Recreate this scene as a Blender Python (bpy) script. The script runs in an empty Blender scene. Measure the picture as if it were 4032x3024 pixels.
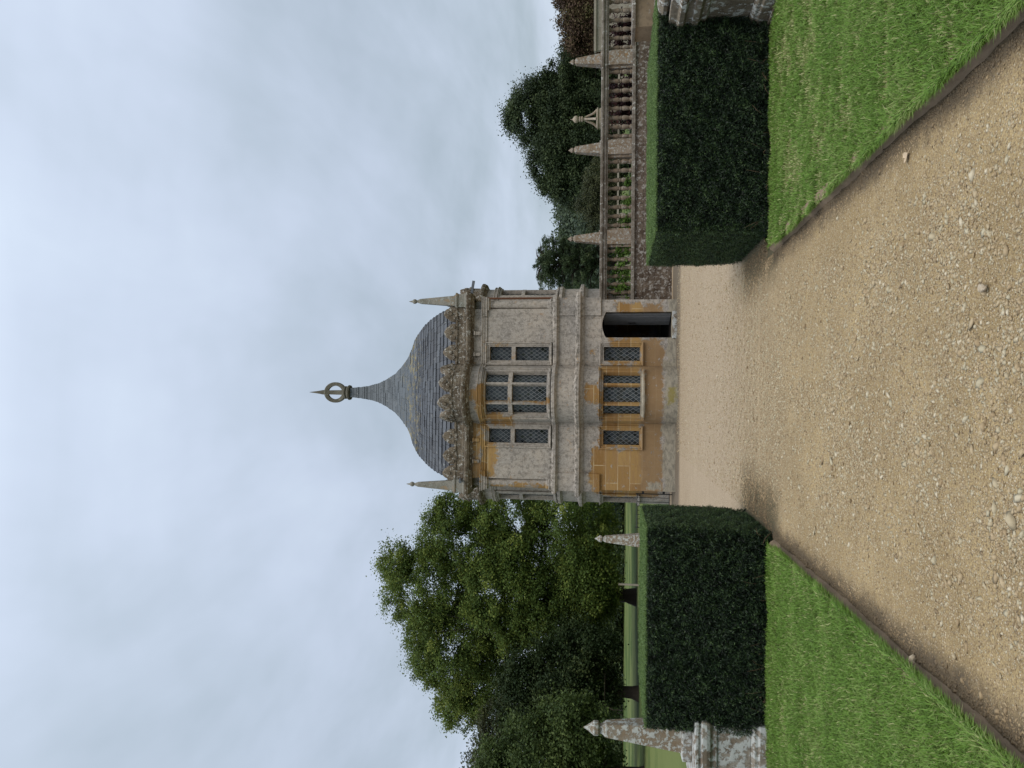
import bpy, math, random
import numpy as np
from mathutils import Matrix, Vector

SC = bpy.context.scene
COL = SC.collection
R = math.radians

# ------------------------------------------------------------------ camera
# the photograph is a portrait picture lying on its side: the camera is rolled by a quarter turn
EYE = np.array([0.0, 0.0, 1.65])
YAW, PITCH, ROLL = R(1.23), R(7.74), R(0.5)
fw = np.array([math.sin(YAW) * math.cos(PITCH), math.cos(YAW) * math.cos(PITCH), math.sin(PITCH)])
rt = np.array([math.cos(YAW), -math.sin(YAW), 0.0])
up = np.cross(rt, fw)
rt2 = rt * math.cos(ROLL) + up * math.sin(ROLL)
up2 = -rt * math.sin(ROLL) + up * math.cos(ROLL)
cam_d = bpy.data.cameras.new("camera")
cam_d.sensor_fit = 'HORIZONTAL'
cam_d.sensor_width = 36.0
cam_d.lens = 26.0
cam_d.clip_start = 0.05
cam_d.clip_end = 5000
cam = bpy.data.objects.new("camera", cam_d)
COL.objects.link(cam)
cx, cy, cz = -up2, rt2, -fw
cam.matrix_world = Matrix(((cx[0], cy[0], cz[0], EYE[0]), (cx[1], cy[1], cz[1], EYE[1]),
                           (cx[2], cy[2], cz[2], EYE[2]), (0, 0, 0, 1)))
SC.camera = cam
SC.view_settings.view_transform = 'Standard'
SC.view_settings.look = 'None'
SC.view_settings.gamma = 1.0
SC.view_settings.exposure = 0.50
SUN_EL, SUN_AZ = R(60), R(165)      # azimuth measured from +Y towards +X

# ------------------------------------------------------------------ node helpers
class G:
    def __init__(s, tree):
        s.t = tree
        tree.nodes.clear()
    def n(s, typ, ins=None, **props):
        nd = s.t.nodes.new(typ)
        for k, v in props.items():
            setattr(nd, k, v)
        for k, v in (ins or {}).items():
            sock = nd.inputs[k]
            if isinstance(v, bpy.types.NodeSocket):
                s.t.links.new(v, sock)
            else:
                sock.default_value = v
        return nd
    def m(s, op, a, b=0.0, c=0.0, clamp=False):
        nd = s.n('ShaderNodeMath', {0: a, 1: b, 2: c}, operation=op)
        nd.use_clamp = clamp
        return nd.outputs[0]
    def noise(s, vec, scale, detail=4, rough=.55, dist=0.0):
        return s.n('ShaderNodeTexNoise', {'Vector': vec, 'Scale': scale, 'Detail': detail, 'Roughness': rough, 'Distortion': dist}).outputs[0]
    def ramp(s, fac, stops, interp='LINEAR'):
        nd = s.n('ShaderNodeValToRGB', {0: fac})
        cr = nd.color_ramp
        cr.interpolation = interp
        while len(cr.elements) < len(stops):
            cr.elements.new(.5)
        for e, (p, c) in zip(cr.elements, stops):
            e.position = p
            e.color = (*c, 1) if len(c) == 3 else c
        return nd.outputs[0]
    def step(s, v, a, b):
        return s.n('ShaderNodeMapRange', {0: v, 1: a, 2: b, 3: 0.0, 4: 1.0}, interpolation_type='SMOOTHSTEP').outputs[0]
    def mix(s, fac, a, b, blend='MIX'):
        nd = s.n('ShaderNodeMix', data_type='RGBA', blend_type=blend)
        for i, v in ((0, fac), (6, a), (7, b)):
            if isinstance(v, bpy.types.NodeSocket):
                s.t.links.new(v, nd.inputs[i])
            else:
                nd.inputs[i].default_value = (*v, 1) if isinstance(v, tuple) and len(v) == 3 else v
        return nd.outputs[2]
    def obj(s):
        return s.n('ShaderNodeTexCoord').outputs['Object']
    def pos(s):
        return s.n('ShaderNodeNewGeometry').outputs['Position']
    def sep(s, v):
        o = s.n('ShaderNodeSeparateXYZ', {0: v}).outputs
        return o[0], o[1], o[2]
    def comb(s, x, y, z):
        return s.n('ShaderNodeCombineXYZ', {0: x, 1: y, 2: z}).outputs[0]
    def scl(s, v, x, y, z):
        return s.n('ShaderNodeVectorMath', {0: v, 1: (x, y, z)}, operation='MULTIPLY').outputs[0]
    def bump(s, h, strength, dist, normal=None):
        ins = {'Strength': strength, 'Distance': dist, 'Height': h}
        if normal is not None:
            ins['Normal'] = normal
        return s.n('ShaderNodeBump', ins).outputs[0]
    def attr(s, name):
        return s.n('ShaderNodeAttribute', attribute_name=name).outputs
    def out(s, col, rough=.85, normal=None, spec=.3, extra=None):
        ins = {'Base Color': (*col, 1) if isinstance(col, tuple) and len(col) == 3 else col, 'Roughness': rough, 'Specular IOR Level': spec}
        if normal is not None:
            ins['Normal'] = normal
        ins.update(extra or {})
        p = s.n('ShaderNodeBsdfPrincipled', ins)
        s.n('ShaderNodeOutputMaterial', {0: p.outputs[0]})
        return p

def newmat(name):
    mt = bpy.data.materials.new(name)
    mt.use_nodes = True
    return mt, G(mt.node_tree)

# ------------------------------------------------------------------ sky and sun
world = bpy.data.worlds.new("World")
SC.world = world
world.use_nodes = True
g = G(world.node_tree)
sky = g.n('ShaderNodeTexSky', sky_type='NISHITA', sun_disc=False)
sky.sun_elevation = SUN_EL
sky.sun_rotation = SUN_AZ
d = g.n('ShaderNodeTexCoord').outputs['Generated']
dx, dy, dz = g.sep(d)
zz = g.m('ADD', g.m('MAXIMUM', dz, 0.0), .22)
pl = g.comb(g.m('DIVIDE', dx, zz), g.m('DIVIDE', dy, zz), g.m('MULTIPLY', dz, .6))
n1 = g.noise(g.scl(pl, .8, 1.15, 1), .9, 5, .5, .4)
n2 = g.noise(g.scl(pl, 1.5, .7, 1), 2.4, 4, .55, .2)
nn = g.m('ADD', g.m('MULTIPLY', n1, .64), g.m('MULTIPLY', n2, .36))
cl = g.ramp(nn, [(.36, (.375, .445, .510)), (.46, (.445, .515, .600)), (.57, (.520, .590, .700)), (.70, (.59, .67, .775))])
el = g.ramp(dz, [(0.0, (1.06, 1.06, 1.05)), (.12, (.96, .97, .97)), (.32, (.97, .98, 1.0)), (.66, (1.12, 1.13, 1.15)), (1.0, (2.3, 2.25, 2.2))])
cl = g.mix(1.0, cl, el, 'MULTIPLY')
bg1 = g.n('ShaderNodeBackground', {0: sky.outputs[0], 1: 0.05})
bg2 = g.n('ShaderNodeBackground', {0: cl, 1: 0.86})
mx = g.n('ShaderNodeMixShader', {0: .90, 1: bg1.outputs[0], 2: bg2.outputs[0]})
g.n('ShaderNodeOutputWorld', {0: mx.outputs[0]})

sun_d = bpy.data.lights.new("sun", 'SUN')
sun_d.energy = 1.45
sun_d.angle = R(35)
sun_d.color = (1.0, .96, .9)
sun = bpy.data.objects.new("sun", sun_d)
COL.objects.link(sun)
sv = Vector((math.sin(SUN_AZ) * math.cos(SUN_EL), math.cos(SUN_AZ) * math.cos(SUN_EL), math.sin(SUN_EL)))
sun.rotation_euler = sv.to_track_quat('Z', 'Y').to_euler()

# ------------------------------------------------------------------ object helpers
def tag(o, label=None, cat=None, group=None, kind=None):
    for k, v in (('label', label), ('category', cat), ('group', group), ('kind', kind)):
        if v:
            o[k] = v
    return o

def empty(name, loc, label, cat, group=None, rz=0.0):
    o = bpy.data.objects.new(name, None)
    o.empty_display_size = .2
    COL.objects.link(o)
    o.location = loc
    o.rotation_euler = (0, 0, rz)
    return tag(o, label, cat, group)

def link(name, mesh, mat, parent=None, loc=(0, 0, 0)):
    o = bpy.data.objects.new(name, mesh)
    COL.objects.link(o)
    if mat:
        mesh.materials.append(mat)
    if parent is not None:
        o.parent = parent
    o.location = loc
    return o

def copy_tree(o, parent=None):
    c = o.copy()
    COL.objects.link(c)
    if parent is not None:
        c.parent = parent
    for ch in o.children:
        copy_tree(ch, c)
    return c

class MB:
    """collects faces; build() links them as ONE mesh object"""
    def __init__(s):
        s.v, s.f, s.uv = [], [], {}
    def add(s, vs, fs):
        k = len(s.v)
        s.v += [tuple(map(float, p)) for p in vs]
        s.f += [tuple(i + k for i in f) for f in fs]
        return k
    def quad(s, a, b, c, d, uv=None):
        s.add([a, b, c, d], [(0, 1, 2, 3)])
        if uv:
            s.uv[len(s.f) - 1] = uv
    def box(s, x0, x1, y0, y1, z0, z1, f=None):
        p = [(x, y, z) for z in (z0, z1) for y in (y0, y1) for x in (x0, x1)]
        if f:
            p = [f(*q) for q in p]
        s.add(p, [(0, 2, 3, 1), (4, 5, 7, 6), (0, 1, 5, 4), (2, 6, 7, 3), (0, 4, 6, 2), (1, 3, 7, 5)])
    def rings(s, rings, cap=True, closed=True):
        n = len(rings[0])
        k = s.add([p for r in rings for p in r], [])
        for i in range(len(rings) - 1):
            for j in range(n if closed else n - 1):
                j2 = (j + 1) % n
                s.f.append((k + i * n + j, k + i * n + j2, k + (i + 1) * n + j2, k + (i + 1) * n + j))
        if cap and closed:
            s.f.append(tuple(k + j for j in reversed(range(n))))
            s.f.append(tuple(k + (len(rings) - 1) * n + j for j in range(n)))
    def lathe(s, prof, c=(0, 0), n=20, ph=0.0):
        s.rings([[(c[0] + r * math.cos(ph + 2 * math.pi * j / n), c[1] + r * math.sin(ph + 2 * math.pi * j / n), z) for j in range(n)] for r, z in prof])
    def square(s, prof, c=(0, 0)):
        """prof of (half side, z); square rings"""
        s.rings([[(c[0] + a * h, c[1] + b * h, z) for a, b in ((-1, -1), (1, -1), (1, 1), (-1, 1))] for h, z in prof])
    def tube(s, pts, rad, n=7):
        pts = [Vector(p) for p in pts]
        rr = []
        for i, p in enumerate(pts):
            t = (pts[min(i + 1, len(pts) - 1)] - pts[max(i - 1, 0)]).normalized()
            a = t.orthogonal().normalized() if i == 0 else (s._a - t * s._a.dot(t)).normalized()
            s._a = a
            b = t.cross(a)
            r = rad[i] if hasattr(rad, '__len__') else rad
            rr.append([tuple(p + a * r * math.cos(2 * math.pi * j / n) + b * r * math.sin(2 * math.pi * j / n)) for j in range(n)])
        s.rings(rr)
    def prism(s, poly, y0, y1):
        """poly in x,z extruded along y"""
        s.rings([[(x, y0, z) for x, z in poly], [(x, y1, z) for x, z in poly]])
    def xf(s, f):
        s.v = [tuple(f(*p)) for p in s.v]
        return s
    def build(s, name, mat, parent=None, loc=(0, 0, 0), smooth=False, bevel=0, fix=True):
        me = bpy.data.meshes.new(name)
        me.from_pydata(s.v, [], s.f)
        if s.uv:
            ul = me.uv_layers.new(name="UVMap")
            for fi, uv in s.uv.items():
                for li, c in zip(me.polygons[fi].loop_indices, uv):
                    ul.data[li].uv = c
        if fix:
            import bmesh
            bm = bmesh.new()
            bm.from_mesh(me)
            bmesh.ops.recalc_face_normals(bm, faces=bm.faces)
            bm.to_mesh(me)
            bm.free()
        if smooth:
            me.polygons.foreach_set('use_smooth', [True] * len(me.polygons))
        o = link(name, me, mat, parent, loc)
        if smooth:
            md = o.modifiers.new("split", 'EDGE_SPLIT')
            md.split_angle = R(40)
        if bevel:
            md = o.modifiers.new("bevel", 'BEVEL')
            md.width = bevel
            md.segments = 2
            md.limit_method = 'ANGLE'
            md.angle_limit = R(40)
        return o

def raw_mesh(name, V, F, attrs=None, smooth=False):
    """numpy verts (n,3), faces (m,k) with constant k, point attributes"""
    me = bpy.data.meshes.new(name)
    n, (m, k) = len(V), F.shape
    me.vertices.add(n)
    me.vertices.foreach_set('co', V.astype(np.float32).ravel())
    me.loops.add(m * k)
    me.loops.foreach_set('vertex_index', F.astype(np.int32).ravel())
    me.polygons.add(m)
    me.polygons.foreach_set('loop_start', np.arange(0, m * k, k, dtype=np.int32))
    if smooth:
        me.polygons.foreach_set('use_smooth', np.ones(m, dtype=bool))
    for nm, a in (attrs or {}).items():
        at = me.attributes.new(nm, 'FLOAT', 'POINT')
        at.data.foreach_set('value', a.astype(np.float32))
    me.update(calc_edges=True)
    return me

def unit(v):
    return v / np.maximum(np.linalg.norm(v, axis=1, keepdims=True), 1e-9)

def leaf_arrays(c, nrm, size, asp, tint, rng, dirv=None):
    """diamond leaves: centre, normal, length, width ratio; returns V, F, tint"""
    n = len(c)
    if dirv is None:
        dirv = rng.normal(size=(n, 3))
    t = unit(dirv - nrm * (dirv * nrm).sum(1, keepdims=True))
    b = np.cross(nrm, t)
    L = size[:, None] * .5
    W = L * asp
    V = np.empty((n, 4, 3))
    V[:, 0] = c - t * L
    V[:, 1] = c + b * W - nrm * L * .12
    V[:, 2] = c + t * L
    V[:, 3] = c - b * W - nrm * L * .12
    return V.reshape(-1, 3), np.arange(4 * n).reshape(n, 4), np.repeat(tint, 4)

# ------------------------------------------------------------------ materials
def leaf_mat(name, dark, mid, light, trans=.25, rough=.55, spec=.12):
    mt, g = newmat(name)
    a = g.attr('tint')[2]
    c = g.ramp(a, [(0.0, dark), (.5, mid), (1.0, light)])
    p = g.n('ShaderNodeBsdfPrincipled', {'Base Color': c, 'Roughness': rough, 'Specular IOR Level': spec})
    tr = g.n('ShaderNodeBsdfTranslucent', {0: g.mix(.5, c, light)})
    mx = g.n('ShaderNodeMixShader', {0: trans, 1: p.outputs[0], 2: tr.outputs[0]})
    g.n('ShaderNodeOutputMaterial', {0: mx.outputs[0]})
    return mt

def stone_mat(name, base, alt, lich, lich_lo=.55, lich_hi=.6, scale=6.0, dark=(.05, .04, .032), dark_amt=.35, bumpd=.012, block=None, streak=0.0, ochre=0.0):
    mt, g = newmat(name)
    o = g.obj()
    big = g.noise(o, scale * .35, 5, .6, .4)
    fine = g.noise(o, scale * 3.2, 6, .65)
    mid = g.noise(o, scale, 6, .62, .3)
    c = g.mix(g.step(big, .38, .62), base, alt)
    c = g.mix(g.m('MULTIPLY', g.step(fine, .48, .68), dark_amt), c, dark)
    if ochre:
        n3 = g.noise(g.scl(o, 1, 1, .7), scale * .5, 4, .6, .8)
        c = g.mix(g.m('MULTIPLY', g.step(n3, .58, .66), ochre), c, (.36, .19, .055))
    if streak:
        st = g.noise(g.scl(o, 9, 9, .9), 1.4, 4, .6)
        c = g.mix(g.m('MULTIPLY', g.step(st, .5, .72), streak), c, dark)
    if block:
        bw, bh, hz = block
        x, y, z = g.sep(o)
        bv = g.comb(g.m('ADD', x, y), z, 0.0)
        bk = g.n('ShaderNodeTexBrick', {'Vector': bv, 'Color1': (.78, .78, .78, 1), 'Color2': (1.12, 1.1, 1.06, 1), 'Mortar': (.45, .43, .4, 1), 'Scale': 1.0,
                                        'Mortar Size': .012, 'Mortar Smooth': .3, 'Brick Width': bw, 'Row Height': bh})
        c = g.mix(.6, c, g.mix(1.0, c, bk.outputs[0], 'MULTIPLY'))
    l2 = g.noise(o, scale * 1.9, 7, .7, .5)
    lm = g.step(g.m('ADD', g.m('MULTIPLY', mid, .55), g.m('MULTIPLY', l2, .45)), lich_lo, lich_hi)
    c = g.mix(g.m('MULTIPLY', lm, .9), c, g.mix(fine, lich, tuple(k * .72 for k in lich)))
    h = g.m('ADD', g.m('MULTIPLY', mid, .6), g.m('ADD', g.m('MULTIPLY', fine, .35), g.m('MULTIPLY', lm, .25)))
    g.out(c, .92, g.bump(h, .8, bumpd), .2)
    return mt

def patch(g, x, z, nz, boxes, wob=.35, soft=.03):
    """mask of rough edged rectangles (x0, x1, z0, z1) in the x,z plane"""
    best = None
    for x0, x1, z0, z1 in boxes:
        ax = g.m('SUBTRACT', g.m('ABSOLUTE', g.m('SUBTRACT', x, (x0 + x1) / 2)), (x1 - x0) / 2)
        az = g.m('SUBTRACT', g.m('ABSOLUTE', g.m('SUBTRACT', z, (z0 + z1) / 2)), (z1 - z0) / 2)
        dd = g.m('MAXIMUM', ax, az)
        best = dd if best is None else g.m('MINIMUM', best, dd)
    dd = g.m('ADD', best, g.m('MULTIPLY', g.m('SUBTRACT', nz, .5), wob))
    return g.m('SUBTRACT', 1.0, g.step(dd, -soft, soft))

def pavilion_mat():
    """grey limewash over golden stone: where the wash has come off the blocks show"""
    mt, g = newmat("pavilion_stone")
    o = g.obj()
    x, y, z = g.sep(o)
    nA = g.noise(o, 3.2, 6, .65, .3)
    nB = g.noise(o, 11.0, 7, .7)
    nC = g.noise(o, 38.0, 4, .65)
    nD = g.noise(o, 1.2, 4, .55)
    wash = g.ramp(nD, [(.3, (.25, .225, .20)), (.48, (.35, .31, .265)), (.68, (.41, .35, .285))])
    wash = g.mix(g.m('MULTIPLY', g.step(nB, .44, .64), .72), wash, (.15, .13, .108))
    wash = g.mix(g.m('MULTIPLY', g.step(nC, .50, .62), .6), wash, (.46, .42, .37))
    wash = g.mix(g.m('MULTIPLY', g.step(g.noise(o, 4.5, 6, .7, .6), .60, .70), .6), wash, (.40, .22, .08))
    wash = g.mix(g.m('MULTIPLY', g.step(g.noise(o, 23.0, 5, .7), .6, .68), .55), wash, (.09, .08, .07))
    wash = g.mix(g.m('MULTIPLY', g.step(g.noise(g.scl(o, 7, 7, .7), 1.6, 5, .65), .5, .72), .4), wash, (.13, .11, .09))
    # golden stone with joints
    bx = g.comb(g.m('ADD', x, g.m('MULTIPLY', y, .97)), z, 0.0)
    bk = g.n('ShaderNodeTexBrick', {'Vector': g.n('ShaderNodeVectorMath', {0: bx, 1: (.17, .08, 0)}, operation='ADD').outputs[0],
                                    'Color1': (.36, .225, .085, 1), 'Color2': (.235, .125, .04, 1), 'Mortar': (.45, .34, .20, 1), 'Scale': 1.0,
                                    'Mortar Size': .011, 'Mortar Smooth': .2, 'Bias': -.1, 'Brick Width': .92, 'Row Height': .315})
    ham = g.mix(g.step(g.noise(g.scl(o, .8, .8, 5), 2.2, 6, .65), .42, .68), bk.outputs[0], (.30, .18, .08))
    ham = g.mix(g.m('MULTIPLY', g.step(g.noise(g.scl(o, 1.3, 1.3, 9), 4.0, 5, .7), .52, .7), .45), ham, (.17, .10, .045))
    low = g.m('SUBTRACT', 1.0, g.step(g.m('ADD', z, g.m('MULTIPLY', g.m('SUBTRACT', nA, .5), .3)), .80, 1.02))
    ham = g.mix(g.m('MULTIPLY', low, .85), ham, g.mix(nA, (.19, .115, .055), (.31, .21, .12)))
    wob = g.m('ADD', g.m('MULTIPLY', nA, .45), g.m('ADD', g.m('MULTIPLY', nB, .3), g.m('MULTIPLY', g.noise(o, 1.7, 3, .5), .25)))
    orange = [(-2.9, -1.40, .30, 2.20), (-2.9, 1.45, .36, .95), (-1.45, .80, .9, 1.96), (.80, 1.50, .9, 1.72), (2.10, 2.42, .40, 1.55),
              (-.20, .30, 1.95, 2.36), (1.06, 1.22, 2.13, 2.27), (-2.20, -1.30, 4.74, 5.2), (-2.3, -.75, 5.12, 5.42), (-.98, .30, 4.92, 5.2),
              (-.86, -.62, 4.3, 4.95), (-.23, -.10, 3.3, 4.95), (-.72, -.5, 4.5, 5.0), (-.2, .1, 5.1, 5.4), (-2.53, -2.44, 3.3, 4.9), (1.05, 1.3, 4.5, 4.8)]
    mk = patch(g, x, z, wob, orange, 1.3, .045)
    mk = g.m('MULTIPLY', mk, g.m('SUBTRACT', 1.0, g.m('MULTIPLY', g.step(g.noise(o, 6.0, 7, .72, .4), .585, .64), .75)))
    c = g.mix(mk, wash, ham)
    # pale render left along the foot of the wall, and a yellow-green growth on it
    foot = patch(g, x, z, wob, [(-2.6, .9, -.3, .33), (.9, 2.6, -.3, .22), (-2.5, -2.28, .38, .72), (-.55, .62, .86, .94)], .9, .03)
    c = g.mix(foot, c, g.mix(g.m('MULTIPLY', g.step(g.noise(g.scl(o, 1, 1, 2.2), 5.5, 6, .7, .5), .42, .64), .7), g.mix(nB, (.27, .235, .175), (.42, .37, .285)), g.mix(nC, (.10, .09, .07), (.21, .185, .145))))
    c = g.mix(patch(g, x, z, wob, [(-.20, .12, .06, .22)], 1.5, .10), c, g.mix(nC, (.20, .16, .06), (.31, .26, .09)))
    # dirt on ledges and upper mouldings
    dirt = g.m('MULTIPLY', g.step(g.m('ADD', z, g.m('MULTIPLY', g.m('SUBTRACT', nA, .5), .5)), 5.15, 5.62), g.step(nB, .32, .55))
    c = g.mix(g.m('MULTIPLY', dirt, .85), c, g.mix(nC, (.075, .058, .04), (.19, .15, .105)))
    lich = g.m('MULTIPLY', g.step(g.m('ADD', g.m('MULTIPLY', nB, .5), g.m('MULTIPLY', nC, .5)), .555, .60), g.step(z, 5.1, 5.7))
    c = g.mix(g.m('MULTIPLY', lich, .85), c, (.50, .47, .41))
    for zb in (2.60, 3.24):
        led = g.m('SUBTRACT', 1.0, g.step(g.m('ABSOLUTE', g.m('SUBTRACT', z, zb)), .01, .09))
        c = g.mix(g.m('MULTIPLY', led, g.m('MULTIPLY', g.step(nB, .40, .62), .75)), c, (.07, .06, .045))
    h = g.m('ADD', g.m('ADD', g.m('MULTIPLY', nB, .6), g.m('MULTIPLY', nC, .4)), g.m('MULTIPLY', mk, -.5))
    g.out(c, .93, g.bump(h, .8, .012), .2)
    return mt

def glass_mat():
    mt, g = newmat("leaded_glass")
    u, v, _ = g.sep(g.n('ShaderNodeUVMap', uv_map='UVMap').outputs[0])
    wb = g.n('ShaderNodeTexNoise', {'Vector': g.comb(u, v, 1.7), 'Scale': 5.0, 'Detail': 2.0}).outputs[1]
    wx, wy, _ = g.sep(wb)
    u0, v0 = u, v
    u = g.m('ADD', u, g.m('MULTIPLY', g.m('SUBTRACT', wx, .5), .03))
    v = g.m('ADD', v, g.m('MULTIPLY', g.m('SUBTRACT', wy, .5), .04))
    a = g.m('ADD', g.m('DIVIDE', u, .105), g.m('DIVIDE', v, .150))
    b = g.m('SUBTRACT', g.m('DIVIDE', u, .105), g.m('DIVIDE', v, .150))
    fa = g.m('ABSOLUTE', g.m('SUBTRACT', g.m('FRACT', a), .5))
    fb = g.m('ABSOLUTE', g.m('SUBTRACT', g.m('FRACT', b), .5))
    lead = g.step(g.m('MAXIMUM', fa, fb), .425, .452)
    cell = g.n('ShaderNodeTexWhiteNoise', {'Vector': g.comb(g.m('FLOOR', a), g.m('FLOOR', b), 3.7)}, noise_dimensions='3D')
    pane = g.mix(g.m('MULTIPLY', cell.outputs[0], 1.0), (.004, .006, .007), (.045, .055, .055))
    nrm = g.n('ShaderNodeNewGeometry').outputs['Normal']
    jit = g.n('ShaderNodeVectorMath', {0: cell.outputs[1], 1: (.5, .5, .5)}, operation='SUBTRACT').outputs[0]
    wav = g.n('ShaderNodeTexNoise', {'Vector': g.comb(u, v, 0.0), 'Scale': 9.0, 'Detail': 2.0}).outputs[1]
    wav = g.n('ShaderNodeVectorMath', {0: wav, 1: (.5, .5, .5)}, operation='SUBTRACT').outputs[0]
    j = g.n('ShaderNodeVectorMath', {0: g.scl(jit, .22, .22, .22), 1: g.scl(wav, .14, .14, .14)}, operation='ADD').outputs[0]
    nn = g.n('ShaderNodeVectorMath', {0: nrm, 1: j}, operation='ADD').outputs[0]
    nn = g.n('ShaderNodeVectorMath', {0: nn}, operation='NORMALIZE').outputs[0]
    c = g.mix(lead, pane, (.165, .17, .17))
    p = g.n('ShaderNodeBsdfPrincipled', {'Base Color': c, 'Roughness': g.m('ADD', .06, g.m('MULTIPLY', lead, .5)), 'Specular IOR Level': .33, 'Normal': nn})
    g.n('ShaderNodeOutputMaterial', {0: p.outputs[0]})
    return mt

def slate_mat():
    mt, g = newmat("roof_slate")
    o = g.obj()
    x, y, z = g.sep(o)
    uv = g.n('ShaderNodeUVMap', uv_map='UVMap').outputs[0]
    bk = g.n('ShaderNodeTexBrick', {'Vector': uv, 'Color1': (.042, .047, .058, 1), 'Color2': (.092, .102, .118, 1), 'Mortar': (.02, .02, .022, 1), 'Scale': 1.0,
                                    'Mortar Size': .006, 'Mortar Smooth': .1, 'Brick Width': .34, 'Row Height': 1.0, 'Bias': -.1})
    n1 = g.noise(o, 2.2, 6, .65, .3)
    n2 = g.noise(o, 13.0, 6, .7)
    n3 = g.noise(o, 5.0, 6, .7)
    # upper, thinner courses are greyer stone with lichen
    hi = g.step(g.m('ADD', z, g.m('MULTIPLY', g.m('SUBTRACT', n1, .5), .8)), 7.0, 7.7)
    c = g.mix(g.m('MULTIPLY', hi, .42), bk.outputs[0], (.115, .135, .142))
    mid = g.step(g.m('SUBTRACT', .75, g.m('ABSOLUTE', g.m('SUBTRACT', z, 7.0))), 0.0, .7)
    c = g.mix(g.m('MULTIPLY', mid, g.m('MULTIPLY', g.step(n2, .45, .62), .5)), c, (.035, .032, .03))
    c = g.mix(g.m('MULTIPLY', g.step(g.m('ADD', g.m('MULTIPLY', n2, .5), g.m('MULTIPLY', n3, .5)), .57, .63), .6), c, (.27, .28, .265))
    yb = g.step(g.m('SUBTRACT', .55, g.m('ABSOLUTE', g.m('SUBTRACT', g.m('ADD', z, g.m('MULTIPLY', g.m('SUBTRACT', n1, .5), 1.2)), 7.42))), 0.0, .5)
    c = g.mix(g.m('MULTIPLY', yb, g.m('MULTIPLY', g.step(g.m('ADD', g.m('MULTIPLY', n3, .6), g.m('MULTIPLY', n2, .4)),   .49, .58), .65)), c, (.26, .195, .05))
    g.out(c, .62, g.bump(g.m('ADD', g.m('MULTIPLY', bk.outputs[1], -.6), g.m('MULTIPLY', n2, .5)), .8, .012), .45)
    return mt

def plain(name, col, rough=.7, spec=.3, var=.25, scale=12, metal=0.0):
    mt, g = newmat(name)
    n = g.noise(g.obj(), scale, 5, .6)
    c = g.mix(n, tuple(k * (1 - var) for k in col), tuple(k * (1 + var) for k in col))
    g.out(c, rough, g.bump(n, .4, .004), spec, {'Metallic': metal})
    return mt

M = {}
M['pav'] = pavilion_mat()
M['glass'] = glass_mat()
M['slate'] = slate_mat()
M['crest'] = stone_mat("weathered_cresting", (.115, .088, .06), (.205, .165, .118), (.50, .47, .41), .525, .575, 11.0, (.03, .024, .018), .7, .03)
M['finial'] = stone_mat("finial_stone", (.115, .105, .08), (.17, .155, .12), (.27, .26, .20), .56, .62, 9.0, (.05, .04, .03), .5, .01)
M['pinn'] = stone_mat("pinnacle_stone", (.20, .19, .155), (.27, .25, .21), (.36, .37, .33), .53, .6, 7.0, (.07, .05, .035), .5, .015, ochre=.35)
M['obelisk'] = stone_mat("obelisk_stone", (.21, .155, .10), (.23, .19, .14), (.50, .51, .47), .49, .545, 17.0, (.10, .075, .055), .4, .012)
M['pedestal'] = stone_mat("pedestal_stone", (.18, .14, .10), (.27, .235, .19), (.50, .51, .485), .465, .525, 11.0, (.05, .038, .028), .5, .014, streak=.3)
M['dark_pedestal'] = stone_mat("mossy_pedestal_stone", (.13, .10, .068), (.20, .165, .12), (.58, .57, .52), .525, .565, 9.0, (.04, .032, .024), .5, .016, streak=.35)
M['ballust'] = stone_mat("baluster_stone", (.19, .14, .095), (.26, .21, .16), (.42, .40, .36), .54, .60, 9.0, (.07, .055, .045), .5, .012, ochre=.5)
M['ball_ob'] = stone_mat("lichened_obelisk_stone", (.20, .145, .095), (.27, .22, .17), (.44, .43, .39), .51, .57, 13.0, (.10, .075, .055), .5, .012, ochre=.4)
M['wall'] = stone_mat("terrace_wall_stone", (.085, .060, .043), (.16, .125, .095), (.40, .37, .33), .505, .575, 9.0, (.035, .026, .02), .6, .02, block=(.55, .165, 0), streak=.3)
M['rail'] = stone_mat("rail_stone", (.135, .11, .085), (.235, .205, .17), (.55, .53, .48), .55, .60, 8.0, (.05, .04, .03), .6, .014)
M['farstone'] = stone_mat("far_stone", (.27, .23, .18), (.33, .29, .23), (.45, .43, .38), .57, .63, 4.0, (.12, .10, .08), .4, .01)
M['temple'] = stone_mat("temple_stone", (.32, .25, .18), (.36, .30, .23), (.46, .43, .38), .55, .62, 6.0, (.12, .09, .07), .4, .01)
M['wood'] = plain("door_wood", (.15, .155, .16), .7, .3, .35, 9)
M['iron'] = plain("wrought_iron", (.02, .019, .02), .55, .4, .3, 20)
M['lead'] = plain("spout_lead", (.10, .11, .125), .5, .5, .2, 20)
M['bark'] = plain("tree_bark", (.045, .036, .027), .9, .1, .4, 6)
M['dark_in'] = plain("floor_stone", (.06, .05, .045), .9, .1, .3, 6)
M['yew'] = leaf_mat("yew_leaves", (.005, .010, .005), (.020, .040, .017), (.085, .135, .045), .12, .5, .3)
M['yew_top'] = leaf_mat("toplit_yew_leaves", (.06, .10, .03), (.12, .19, .055), (.20, .28, .09), .25, .5, .25)  # brighter leaf copy for the hedge top: light from above painted in
M['core'] = plain("hedge_twigs", (.012, .012, .009), .95, .05, .4, 20)
M['plane'] = leaf_mat("plane_leaves", (.040, .066, .017), (.100, .150, .034), (.27, .30, .065), .32)
M['dark_oak'] = leaf_mat("dark_oak_leaves", (.016, .028, .010), (.030, .048, .017), (.075, .092, .030), .18)
M['left_oak'] = leaf_mat("left_oak_leaves", (.034, .056, .018), (.070, .100, .030), (.135, .170, .050), .24)
M['olive'] = leaf_mat("olive_leaves", (.035, .042, .022), (.065, .072, .034), (.12, .12, .05), .2)
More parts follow.
